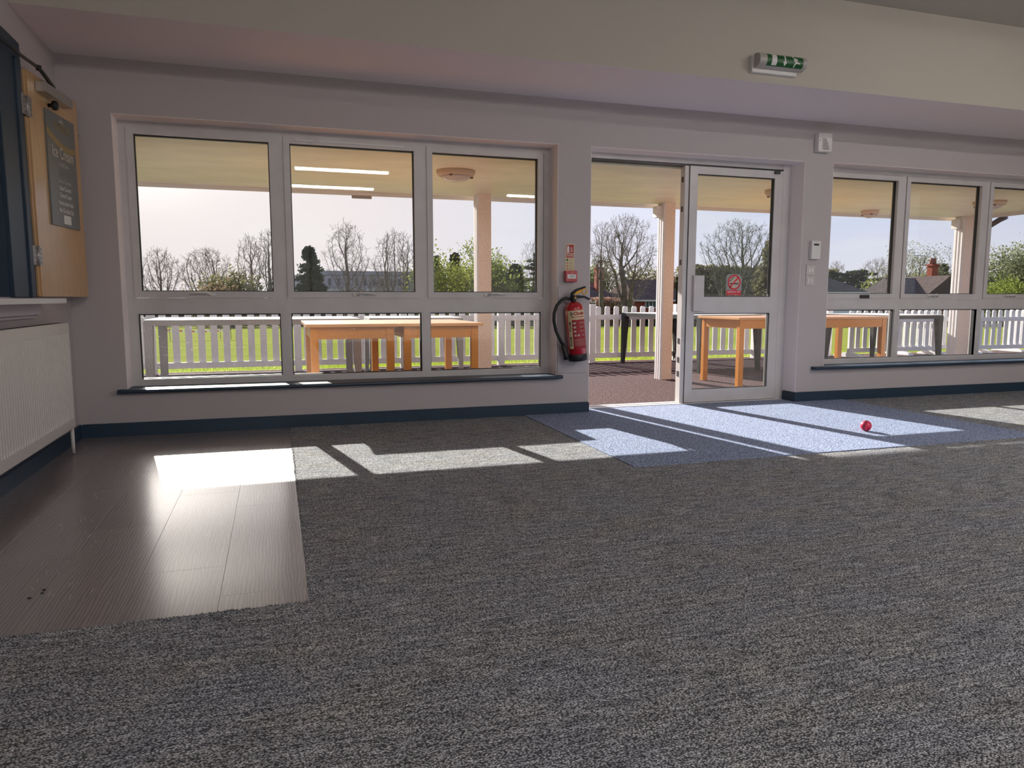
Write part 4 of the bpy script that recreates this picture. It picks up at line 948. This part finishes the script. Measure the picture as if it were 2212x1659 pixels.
# ------------------------------------------------------------------ trees
def grow(rng, H, r0, trunk, leaders, spread, kids, wob=.10, upb=.06, droop=0, minr=.016):
    """returns vertices, faces of all wood and the twig points"""
    vs = []; fs = []; tips = []
    def seg(pts, rads, n):
        v, f = tube_mesh(pts, rads, n, cap=False); o = len(vs); vs.extend(v); fs.extend(tuple(i+o for i in q) for q in f)
    def side(d, ang, rng_):
        a = Vector((rng_.gauss(0, 1), rng_.gauss(0, 1), rng_.gauss(0, 1))); a = (a-d*a.dot(d))
        if a.length < 1e-4: a = Vector((1, 0, 0))
        return (d*math.cos(ang)+a.normalized()*math.sin(ang)).normalized()
    def branch(p, d, Lg, r, lvl):
        n = 5 if lvl < 2 else (3 if lvl == 2 else 2); pts = [p.copy()]; rads = [r]; q = p.copy()
        ub = upb if lvl < 3 else -droop
        for k in range(n):
            d = (d+Vector((rng.gauss(0, wob), rng.gauss(0, wob), rng.gauss(0, wob)+ub))).normalized()
            q = q+d*(Lg/n); pts.append(q.copy()); rads.append(max(minr*.55, r*(1-.72*(k+1)/n)))
        seg(pts, rads, 6 if lvl < 2 else (4 if lvl == 2 else 3))
        if lvl >= len(kids)+1: tips.append(q); return
        for k in range(kids[lvl-1]):
            t = .22+.78*(k+rng.random())/kids[lvl-1]; i = min(n-1, int(t*n)); fr = t*n-i; pp = pts[i].lerp(pts[i+1], fr)
            branch(pp, side((pts[i+1]-pts[i]).normalized(), math.radians(rng.uniform(28, 58)), rng), Lg*rng.uniform(.42, .62)*(1.05-.35*t), max(minr, r*(1-.72*t)*.62), lvl+1)
        tips.append(q)
    base = Vector((0, 0, -.3)); top_ = Vector((rng.gauss(0, .02)*H, rng.gauss(0, .02)*H, trunk*H))
    seg([base, Vector((0, 0, .02*H)), top_*.5+Vector((0, 0, 0)), top_], [r0*1.5, r0*1.1, r0*.95, r0*.8], 8)
    for k in range(leaders):
        az = 2*PI*(k+rng.uniform(-.25, .25))/leaders; an = math.radians(rng.uniform(.35, 1)*spread) if k else math.radians(rng.uniform(2, 10))
        d = Vector((math.sin(an)*math.cos(az), math.sin(an)*math.sin(az), math.cos(an)))
        branch(top_*rng.uniform(.72, 1), d, H*(1-trunk)*rng.uniform(.85, 1.02)/(1+.0*an), r0*.62*rng.uniform(.7, 1), 1)
    zz = max(v[2] for v in vs); s = H/zz; vs2 = [(a*s, b*s, c*s) for a, b, c in vs]; return vs2, fs, [t*s for t in tips]
import numpy as np
def colony(rng, H, R_, trunk=.2, zlow=.18, r0=.3, natt=900, stems=(), power=1.0, tip=.011, gnarl=.25, egg=.55, fork=2):
    """space colonisation: a trunk feeds on points spread through a rounded crown"""
    st = H/34; att = []
    while len(att) < natt:
        a = rng.uniform(0, 2*PI); u = rng.random()**.55; z = rng.random()
        zz = (zlow+(1-zlow)*z)*H; f = (z/egg)**.6 if z < egg else math.sqrt(max(0, 1-((z-egg)/(1-egg))**2)); f = max(.05, min(1, f))
        att.append((R_*f*u*math.cos(a), R_*f*u*math.sin(a), zz))
    A = np.array(att); P = [(0, 0, -.3), (0, 0, 0)]; par = [-1, 0]
    if stems:
        P.append((0, 0, trunk*H*.5)); par.append(1); root = 2
        for (az, an, ln) in stems:
            q = np.array(P[root]); p_ = root; d = np.array((math.sin(an)*math.cos(az), math.sin(an)*math.sin(az), math.cos(an)))
            for k in range(int(ln*H/st)):
                d = d+np.array((rng.gauss(0, .07), rng.gauss(0, .07), .03)); d /= np.linalg.norm(d); q = q+d*st; P.append(tuple(q)); par.append(p_); p_ = len(P)-1
    else:
        q = np.array((0, 0, 0.)); p_ = 1
        while q[2] < trunk*H:
            q = q+np.array((rng.gauss(0, .04)*st, rng.gauss(0, .04)*st, st)); P.append(tuple(q)); par.append(p_); p_ = len(P)-1
    P = np.array(P); par = list(par); D = np.full(len(A), 1e9); I = np.zeros(len(A), int)
    def upd(i0):
        nonlocal D, I
        for j in range(i0, len(P)):
            d = np.linalg.norm(A-P[j], axis=1); m_ = d < D; D[m_] = d[m_]; I[m_] = j
    upd(1)
    for it in range(110):
        if len(A) == 0 or len(P) > 3200: break
        act = D < H*.42
        if not act.any(): break
        new = {}
        for j in np.unique(I[act]):
            m_ = act & (I == j); v = (A[m_]-P[j])/D[m_][:, None]; d = v.mean(0); d = d/(np.linalg.norm(d)+1e-9)
            ou = P[j]-np.array((0, 0, trunk*H*.8)); ou /= (np.linalg.norm(ou)+1e-9); d = d+ou*.45+np.array((rng.gauss(0, gnarl*.5), rng.gauss(0, gnarl*.5), rng.gauss(.05, gnarl*.5))); d /= np.linalg.norm(d); new[j] = P[j]+d*st
        i0 = len(P); P = np.vstack([P]+[n[None] for n in new.values()]); par += list(new.keys()); upd(i0)
        keep = D > st*1.25; A, D, I = A[keep], D[keep], I[keep]
    n = len(P); kids_ = [[] for _ in range(n)]
    for i in range(1, n): kids_[par[i]].append(i)
    rad_ = np.zeros(n)
    for i in range(n-1, -1, -1):
        rad_[i] = (sum(rad_[k]**2.1 for k in kids_[i]))**(1/2.1) if kids_[i] else tip
    sc_ = (r0/rad_[1]); ex = math.log(max(1.01, r0/tip))/math.log(max(1.01, rad_[1]/tip)); rad_ = tip*(rad_/tip)**ex
    vs = []; fs = []
    def seg(pts, rads, k):
        v, f = tube_mesh(pts, rads, k, cap=False); o = len(vs); vs.extend(v); fs.extend(tuple(i+o for i in q) for q in f)
    tips = []; stack = [(0, None)]
    while stack:
        i, frm = stack.pop(); pts = [] if frm is None else [tuple(P[frm])]; rads = [] if frm is None else [float(rad_[i])]
        while True:
            pts.append(tuple(P[i])); rads.append(float(rad_[i])*(1.5 if i == 0 else 1.15 if i == 1 else 1))
            ks = sorted(kids_[i], key=lambda k: -rad_[k])
            for k in ks[1:]: stack.append((k, i))
            if not ks: break
            i = ks[0]
        tips.append(Vector(P[i])); seg(pts, rads, 7 if rads[0] > .1 else (4 if rads[0] > .03 else 3))
        e_ = Vector(pts[-1]); b_ = Vector(pts[-2]) if len(pts) > 1 else e_; d = (e_-b_).normalized() if len(pts) > 1 else Vector((0, 0, 1))
        for _ in range(fork):
            dd = (d+Vector((rng.gauss(0, .5), rng.gauss(0, .5), rng.gauss(.1, .5)))).normalized(); l_ = st*rng.uniform(.8, 1.6); seg([tuple(e_), tuple(e_+dd*l_)], [tip*.8, tip*.4], 3); tips.append(e_+dd*l_)
    for i in range(3, n):          # fine twigs along all thin wood, fanning outwards
        if rad_[i] > .09 or P[i][2] < zlow*H: continue
        ou = Vector(P[i])-Vector((0, 0, trunk*H*.8)); ou.normalize()
        for _ in range(2 if rad_[i] < .05 else 1):
            if rng.random() < .25: continue
            dd = (ou*.8+Vector((rng.gauss(0, .55), rng.gauss(0, .55), rng.gauss(.15, .5)))).normalized(); l_ = st*rng.uniform(1.2, 2.6); a_ = Vector(P[i]); b_ = a_+dd*l_*.5
            c_ = b_+(dd+Vector((rng.gauss(0, .3), rng.gauss(0, .3), rng.gauss(.1, .3)))).normalized()*l_*.5; f_ = b_+(dd+Vector((rng.gauss(0, .7), rng.gauss(0, .7), rng.gauss(.1, .6)))).normalized()*l_*.4
            seg([tuple(a_), tuple(b_), tuple(c_)], [tip*.95, tip*.8, tip*.5], 3); seg([tuple(b_), tuple(f_)], [tip*.7, tip*.45], 3); tips.append(c_)
    return vs, fs, tips
def cards(rng, pts, n, rad, size, squash=1.0):
    vs = []; fs = []
    for _ in range(n):
        c = rng.choice(pts); c = Vector((c[0]+rng.gauss(0, rad), c[1]+rng.gauss(0, rad), c[2]+rng.gauss(0, rad)*squash))
        a = Vector((rng.gauss(0, 1), rng.gauss(0, 1), rng.gauss(0, 1))).normalized(); b = a.orthogonal().normalized(); a2 = a.cross(b)
        s = size*rng.uniform(.6, 1.4); o = len(vs); vs += [tuple(c+b*s), tuple(c+a2*s*.6), tuple(c-b*s), tuple(c-a2*s*.6)]; fs.append((o, o+1, o+2, o+3))
    return vs, fs
def oak(lab, rx, Y, slope, seed, w, leaf=None, nleaf=0, lsize=.12, lrad=.35, name='bare_tree', group=None, bark=None, **kw):
    """w = crown half width over distance"""
    rng = random.Random(seed); x = rx*Y; z = gz(x, min(Y, 78)); H = CAM_H+slope*Y-z; t = thing(name, lab, 'tree', (x, Y, z), group=group or G1)
    vs, fs, tips = colony(rng, H, w*Y, **kw); new_obj('branches', mesh_from('branches', vs, fs, True), bark or BARK, t)
    if leaf: v, f = cards(rng, [tuple(q) for q in tips], nleaf, lrad, lsize); new_obj('foliage', mesh_from('foliage', v, f), leaf, t, kind='stuff')
    return t
def put_tree(name, lab, rx, Y, slope, seed, group=None, leaf=None, nleaf=0, lsize=.16, lrad=.5, base_y=None, bark=None, **kw):
    rng = random.Random(seed); x = rx*Y; z = gz(x, min(Y, 78)); H = CAM_H+slope*Y-z
    t = thing(name, lab, 'tree', (x, Y, z), group=group)
    vs, fs, tips = grow(rng, H, **kw); new_obj('branches', mesh_from('branches', vs, fs, True), bark or BARK, t)
    if leaf: v, f = cards(rng, [tuple(q) for q in tips], nleaf, lrad, lsize); new_obj('foliage', mesh_from('foliage', v, f), leaf, t, kind='stuff')
    return t
bare = dict(r0=.26, trunk=.24, leaders=6, spread=52, kids=(6, 5, 4), wob=.10, upb=.07, minr=.013)
G1 = 'bare trees along the far side of the field'
oak('rounded bare tree at the far left of the tree line', -.133, 78, .0585, 1, .026, r0=.20, trunk=.08, zlow=.10, natt=900)
oak('broad low bare tree second from the left of the tree line', -.080, 80, .0600, 2, .036, r0=.20, trunk=.10, zlow=.10, natt=1100, stems=[(0, .5, .25), (3.1, .55, .25), (1.6, .2, .3)])
oak('tall crooked bare tree beside the left mullion, left of its pair', -.028, 70, .078, 3, .020, r0=.24, trunk=.25, zlow=.22, gnarl=.4, natt=700)
oak('tall crooked bare tree beside the left mullion, right of its pair', -.006, 68, .085, 5, .017, r0=.26, trunk=.30, zlow=.30, gnarl=.35, natt=600)
oak('tall oval bare tree in the middle pane of the left window', .092, 66, .097, 7, .030, r0=.30, trunk=.28, zlow=.14, natt=900, egg=.5)
oak('wide crooked bare tree at the right of the middle pane', .158, 66, .087, 9, .037, r0=.34, trunk=.16, zlow=.14, gnarl=.38, natt=1000, stems=[(0.2, .55, .3), (3.3, .5, .28), (1.8, .15, .35)])
oak('small bare tree left of the cypress', .302, 80, .066, 11, .016, r0=.15, natt=500)
oak('pale bare tree behind the cedar branches', .352, 74, .079, 13, .020, r0=.2, trunk=.3, natt=600)
oak('big spreading bare tree seen through the open doorway', .500, 62, .1185, 17, .052, r0=.46, trunk=.16, zlow=.15, natt=1500, egg=.5, gnarl=.22, stems=[(0.1, .62, .26), (3.2, .62, .26), (1.6, .08, .5), (-1.2, .35, .4), (2.6, .32, .45)])
oak('slim bare tree at the left edge of the open doorway', .460, 66, .110, 19, .020, r0=.24, trunk=.36, zlow=.3, natt=700, egg=.6)
oak('mossy many stemmed bare tree seen through the door glass', .692, 56, .116, 23, .060, bark=BARKG, r0=.34, trunk=.12, zlow=.20, natt=1400, gnarl=.32, egg=.62, stems=[(0.0, .60, .42), (3.1, .72, .30), (1.2, .12, .42), (-2.6, .35, .36)])
oak('thin bare tree behind the bungalow roof', .880, 74, .058, 29, .026, r0=.15, trunk=.1, zlow=.1, natt=700)
oak('twiggy bare tree right of the bungalow roof', .965, 66, .064, 31, .036, r0=.17, trunk=.1, zlow=.1, natt=900)
oak('low twiggy bare tree at the foot of the middle pane', .125, 74, .030, 33, .030, r0=.12, trunk=.1, zlow=.1, natt=500)
G2 = 'leafy trees round the field'
put_tree('spring_tree', 'bright spring green tree left of the veranda post', .262, 60, .074, 37, G2, leaf=L_SPRING, nleaf=9000, lsize=.11, lrad=.42, **{**bare, 'trunk': .12, 'leaders': 9, 'spread': 62})
put_tree('spring_tree', 'spring green tree right of the veranda post', .292, 62, .054, 41, G2, leaf=L_SPRING, nleaf=7000, lsize=.12, lrad=.45, **{**bare, 'trunk': .1, 'leaders': 8, 'spread': 55, 'kids': (6, 5, 3)})
put_tree('olive_bush', 'olive green bushy tree low in the left pane', -.050, 66, .032, 43, G2, leaf=L_OLIVE, nleaf=7000, lsize=.13, lrad=.5, **{**bare, 'trunk': .08, 'leaders': 9, 'spread': 70, 'kids': (6, 5, 3)})
put_tree('rusty_bush', 'rust tinged bush at the foot of the left tree line', -.070, 62, .010, 47, G2, leaf=L_RUST, nleaf=3000, lsize=.13, lrad=.5, **{**bare, 'trunk': .08, 'leaders': 9, 'spread': 75, 'kids': (5, 4, 3)})
put_tree('pale_tree', 'pale green tree with drooping tips right of the mullion in the right window', 1.050, 52, .097, 53, G2, leaf=L_GREY, nleaf=5000, lsize=.06, lrad=.30, **{**bare, 'r0': .2, 'leaders': 6, 'spread': 45, 'droop': .15})
put_tree('pale_tree', 'pale yellow green tree low behind the tiled house', 1.035, 56, .050, 59, G2, leaf=L_SPRING, nleaf=4000, lsize=.12, lrad=.4, **{**bare, 'trunk': .1, 'leaders': 8, 'spread': 60, 'kids': (6, 5, 3)})
put_tree('pale_tree', 'yellow green tree behind the left brick house', .442, 106, .050, 61, G2, leaf=L_GREY, nleaf=6000, lsize=.2, lrad=.8, **{**bare, 'trunk': .1, 'leaders': 8, 'spread': 60, 'kids': (5, 4, 3)})
put_tree('pale_tree', 'hazy green tree behind the big bare tree', .535, 112, .044, 67, G2, leaf=L_OLIVE, nleaf=7000, lsize=.2, lrad=.9, **{**bare, 'trunk': .1, 'leaders': 9, 'spread': 66, 'kids': (5, 4, 3)})
put_tree('broad_evergreen', 'tall grey green evergreen at the right edge of the right window', 1.325, 46, .108, 71, G2, leaf=L_GREY, nleaf=34000, lsize=.10, lrad=.55, **{**bare, 'r0': .35, 'trunk': .05, 'leaders': 12, 'spread': 52, 'kids': (7, 5, 3), 'droop': .25})
put_tree('bright_bush', 'bright yellow green bush below the tall evergreen on the right', 1.262, 40, .033, 73, G2, leaf=L_BRIGHT, nleaf=6000, lsize=.09, lrad=.3, **{**bare, 'r0': .1, 'trunk': .05, 'leaders': 9, 'spread': 60, 'kids': (5, 4, 3)})
put_tree('brown_tree', 'brown green tree behind the right end of the door glass', .775, 62, .055, 79, G2, leaf=L_OLIVE, nleaf=6000, lsize=.14, lrad=.5, **{**bare, 'trunk': .05, 'leaders': 9, 'spread': 50, 'kids': (6, 5, 3)})
put_tree('brown_tree', 'russet tree beside the veranda post in the doorway', .588, 110, .042, 83, G2, leaf=L_RUST, nleaf=6000, lsize=.15, lrad=.5, **{**bare, 'trunk': .05, 'leaders': 9, 'spread': 55, 'kids': (6, 5, 3)})
def conifer(name, lab, rx, Y, slope, wid, seed, leaf=L_DARK, tiers=26, n=9000, flat_=.0, power=.8, crown0=.05, size=.17):
    rng = random.Random(seed); x = rx*Y; z = gz(x, min(Y, 78)); H = CAM_H+slope*Y-z
    t = thing(name, lab, 'tree', (x, Y, z), group='conifers round the field')
    tv, tf = tube_mesh([(0, 0, -.3), (0, 0, H*.5), (0, 0, H)], [.24, .13, .02], 7, False); pts = []
    vs = list(tv); fs = list(tf)
    for k in range(tiers):
        t_ = crown0+(1-crown0)*(k+rng.random()*.6)/tiers; r = wid*(1-t_)**power*rng.uniform(.72, 1.12)+.06
        if flat_ and k % 2: r *= .45
        for j in range(7):
            a = rng.uniform(0, 2*PI); rr = r*rng.uniform(.75, 1.1); e_ = Vector((math.cos(a)*rr, math.sin(a)*rr, H*t_-rr*(.16 if not flat_ else -.04)+rng.gauss(0, .08)))
            v, f = tube_mesh([(0, 0, H*t_), tuple(e_)], [.04, .012], 3, False); o = len(vs); vs += v; fs += [tuple(i+o for i in q) for q in f]
            for s in range(1, 9): q = s/8; pts.append((e_.x*q, e_.y*q, H*t_+(e_.z-H*t_)*q*q))
    new_obj('branches', mesh_from('branches', vs, fs, True), BARK, t)
    v, f = cards(rng, pts, n, .16 if not flat_ else .13, size, .6 if not flat_ else .35); new_obj('foliage', mesh_from('foliage', v, f), leaf, t, kind='stuff'); return t
conifer('conifer', 'dark pointed conifer at the left of the middle pane', .044, 68, .0655, 3.3, 101, n=15000, power=.95, tiers=20, size=.15)
conifer('conifer', 'dark conifer tip at the left edge of the third pane', .210, 74, .056, 1.9, 102)
conifer('conifer', 'dark conifer tip behind the spring green tree', .238, 80, .062, 1.6, 103)
conifer('cypress', 'rounded dark cypress right of the spring green tree', .326, 60, .046, 1.15, 104, power=.45, n=9000, size=.12)
conifer('cedar_tree', 'layered cedar at the right edge of the left window', .360, 66, .064, 3.4, 105, flat_=1, tiers=16, n=5200, power=.5, leaf=L_DARK)
conifer('cedar_tree', 'flat topped cedar above the bungalow roof', .918, 62, .048, 5.6, 106, flat_=1, tiers=8, n=6500, power=.28, leaf=L_DARK, crown0=.55)
conifer('conifer', 'small green conifer left of the brick chimney', 1.088, 58, .058, 1.5, 107, leaf=L_OLIVE, n=5000)
conifer('conifer', 'dark conifer directly behind the brick chimney', 1.108, 60, .060, 1.3, 108, n=5000)
conifer('conifer', 'tall evergreen at the right end of the door glass', .752, 58, .090, 2.2, 109, leaf=L_OLIVE, n=9000)

# ------------------------------------------------------------------ hedge, far fence, houses
def hedge(name, lab, x0, x1, y, h_, d, n, m_, size, seed):
    rng = random.Random(seed); t = thing(name, lab, 'hedge', ((x0+x1)/2, y, gz((x0+x1)/2, y)))
    vs = []; fs = []; K = 40
    for k in range(K+1):
        x = x0+(x1-x0)*k/K; g = gz(x, y)-.3; hh = h_*(.82+.1*math.sin(k*1.7)+.08*math.sin(k*.6+1)); vs += [(x, y-d/2, g), (x, y-d/2, g+hh), (x, y+d/2, g+hh), (x, y+d/2, g)]
        if k:
            for j in range(3): fs.append((4*k-4+j, 4*k+j, 4*k+j+1, 4*k-3+j))
    rel(new_obj('dense_core', mesh_from('dense_core', vs, fs), mat('hedge_core', (.035, .04, .03), .95), t), t)
    vs = []; fs = []
    for _ in range(n):
        x = rng.uniform(x0, x1); g = gz(x, y)-.3; c = Vector((x, y-d/2-rng.random()*.3, g+rng.random()*h_)) if rng.random() < .6 else Vector((x, y+rng.uniform(-d/2, d/2), g+h_*rng.uniform(.8, 1.08)))
        a = Vector((rng.gauss(0, 1), rng.gauss(0, 1), rng.gauss(0, 1))).normalized(); b = a.orthogonal().normalized(); a2 = a.cross(b); s = size*rng.uniform(.6, 1.4); o = len(vs)
        vs += [tuple(c+b*s), tuple(c+a2*s*.7), tuple(c-b*s), tuple(c-a2*s*.7)]; fs.append((o, o+1, o+2, o+3))
    o = new_obj('foliage', mesh_from('foliage', vs, fs), m_, t, kind='stuff'); rel(o, t); return t
hedge('boundary_hedge', 'dark hedge along the far left side of the field', -22, 30, 79, 2.4, 1.5, 9000, L_HEDGE, .22, 201)
hedge('boundary_hedge', 'brown hedge in front of the houses behind the door glass', 39, 58, 66, 6.0, 1.6, 11000, L_OLIVE, .20, 202)
hedge('boundary_hedge', 'low dark hedge below the brick houses', 30, 58, 76, 1.5, 1.2, 5000, L_HEDGE, .2, 203)
hedge('boundary_hedge', 'dark hedge behind the portable picket barriers on the right', 40, 75, 48, 1.6, 1.2, 7000, L_HEDGE, .16, 204)
hedge('garden_shrub', 'pinkish twiggy shrub in front of the left brick house', 33, 36.5, 74, 3.2, 1.8, 3000, leafmat('pink_twigs', (.30, .17, .13), (.42, .26, .20), .3), .13, 205)
cab = bpy.data.materials['pink_twigs']
def house(lab, rx0, rx1, Y, depth, s_eave, s_ridge, wallm, roofm, hip=.25, windows=(), chim=None, fasc=True, doorr=None, name='brick_house', base=None):
    x0, x1 = rx0*Y, rx1*Y; xm = (x0+x1)/2; g = gz(xm, min(Y, 78))-.2 if base is None else base; ze = CAM_H+s_eave*Y; zr = CAM_H+s_ridge*Y
    t = thing(name, lab, 'house', (xm, Y+depth/2, g))
    R = lambda o: rel(o, t)
    R(box('walls', x0, x1, Y, Y+depth, g, ze, wallm, t))
    ov = .35; a = [(x0-ov, Y-ov, ze), (x1+ov, Y-ov, ze), (x1+ov, Y+depth+ov, ze), (x0-ov, Y+depth+ov, ze)]; hw = (x1-x0)*hip
    vs = a+[(x0+hw, Y+depth/2, zr), (x1-hw, Y+depth/2, zr)]
    R(new_obj('roof', mesh_from('roof', vs, [(0, 1, 5, 4), (2, 3, 4, 5), (1, 2, 5), (3, 0, 4), (3, 2, 1, 0)]), roofm, t))
    if fasc: R(box('fascia_board', x0-ov, x1+ov, Y-ov-.03, Y-ov, ze-.18, ze+.02, FAS, t))
    for (ra, rb, sa, sb, nb) in windows:
        xa, xb, za, zb = ra*Y, rb*Y, CAM_H+sa*Y, CAM_H+sb*Y
        w = ring('window_frame', xa, xb, za, zb, .09, .09, .09, .09, Y-.10, Y+.02, WHITE, t); rel(w, t)
        o = box('glazing', xa+.09, xb-.09, Y-.05, Y-.03, za+.09, zb-.09, DARKW, w)
        for k in range(1, nb): box('glazing_bar', xa+(xb-xa)*k/nb-.04, xa+(xb-xa)*k/nb+.04, Y-.11, Y-.05, za+.09, zb-.09, WHITE, w)
    if chim:
        rc, sb, st_, wd, pots = chim; cxx = rc*Y; z0_, z1_ = CAM_H+sb*Y, CAM_H+st_*Y
        c_ = R(box('chimney', cxx-wd/2, cxx+wd/2, Y+depth*.25, Y+depth*.25+wd*.8, z0_, z1_, BRICK, t))
        box('chimney_cap', cxx-wd/2-.08, cxx+wd/2+.08, Y+depth*.25-.08, Y+depth*.25+wd*.8+.08, z1_, z1_+.14, BRICK, c_)
        for k in range(pots): tube('chimney_pot', [(cxx-wd*.22+k*wd*.44, Y+depth*.25+wd*.4, z1_+.14), (cxx-wd*.22+k*wd*.44, Y+depth*.25+wd*.4, z1_+.62)], [.17, .13], mat('pot', (.25, .10, .07), .9), c_, 10)
    if doorr: R(box('door', doorr[0]*Y, doorr[1]*Y, Y-.06, Y, g+.2, CAM_H+doorr[2]*Y, doorr[3], t))
    return t
house('red brick house with tall chimney at the left of the open doorway', .425, .484, 84, 8, -.004, .024, BRICK, ROOF1, .18, chim=(.468, .0, .045, .95, 2))
house('low pale garage between the two brick houses', .480, .520, 83, 6, -.008, .008, RENDER, ROOF2, .2, windows=[(.506, .516, -.024, -.010, 2)], doorr=(.484, .494, -.012, RENDER), name='garage')
house('red brick house with white window behind the big bare tree', .515, .60, 82, 9, -.002, .030, BRICK, ROOF1, .12, windows=[(.532, .556, -.014, -.003, 4)])
house('brown roofed house mostly hidden behind the hedge through the door glass', .635, .80, 88, 9, .006, .032, BRICK, ROOF1, .15)
house('low bungalow with tiled hip roof at the left of the right window', .822, .938, 44, 4, .0105, .042, RENDER, ROOF2, .46, name='bungalow')
hs = house('tiled house with gable and brick chimney in the right window', 1.020, 1.150, 46, 4, .006, .037, BRICK, ROOF2, .04, windows=[(1.075, 1.125, -.012, .004, 6)], chim=(1.114, .030, .058, .62, 2), name='tiled_house')
Yh = 46; gx0, gx1, gxm = 1.045*Yh, 1.15*Yh, 1.098*Yh; ze = CAM_H+.004*Yh; zr = CAM_H+.040*Yh
rel(new_obj('gable', mesh_from('gable', [(gx0, Yh-1.2, ze), (gx1, Yh-1.2, ze), (gxm, Yh-1.2, zr), (gx0, Yh+3, ze), (gx1, Yh+3, ze), (gxm, Yh+3, zr)], [(0, 1, 2), (0, 2, 5, 3), (2, 1, 4, 5), (5, 4, 3), (0, 3, 4, 1)]), mat('tile_hung_gable', (.12, .095, .088), .95, 0, var=.3, vscale=5, bump=.7, bscale=8), hs), hs)
ant = [(1.117*Yh+.2, Yh+2.4, CAM_H+.062*Yh+.1), (1.117*Yh+.2, Yh+2.4, CAM_H+.0775*Yh)]
rel(tube('aerial', ant, .03, DARKM, hs, 6), hs); rel(tube('aerial', [(ant[1][0]-1.3, ant[1][1], ant[1][2]), (ant[1][0]+.1, ant[1][1], ant[1][2]-.02)], .022, DARKM, hs, 6), hs)
house('grey roofed house at the right edge of the right window', 1.165, 1.245, 45, 8, .004, .034, RENDER, ROOF2, .4, windows=[(1.214, 1.232, -.010, .003, 2)], name='grey_house')
# long pale building behind the left trees
Yb = 105; wb = thing('industrial_building', 'long pale flat roofed building behind the trees in the middle pane', 'building', (.10*Yb, Yb, gz(10, 78)))
rel(box('walls', .022*Yb, .195*Yb, Yb, Yb+12, gz(10, 78), CAM_H+.030*Yb, mat('pale_cladding', (.36, .33, .34), .7), wb), wb)
rel(box('parapet', .050*Yb, .196*Yb, Yb-.1, Yb+12, CAM_H+.0305*Yb, CAM_H+.036*Yb, mat('parapet', (.30, .29, .31), .7), wb), wb)
rel(box('front_block', .0*Yb, .13*Yb, Yb-6, Yb-.2, gz(10, 78), CAM_H+.012*Yb, mat('pale_cladding_light', (.46, .45, .47), .7), wb), wb)
for k in range(12):
    xx = (.056+.0115*k)*Yb; rel(box('window', xx, xx+.35, Yb-.12, Yb-.11, CAM_H+.017*Yb, CAM_H+.026*Yb, DARKW, wb), wb)
bpy.context.view_layer.update()
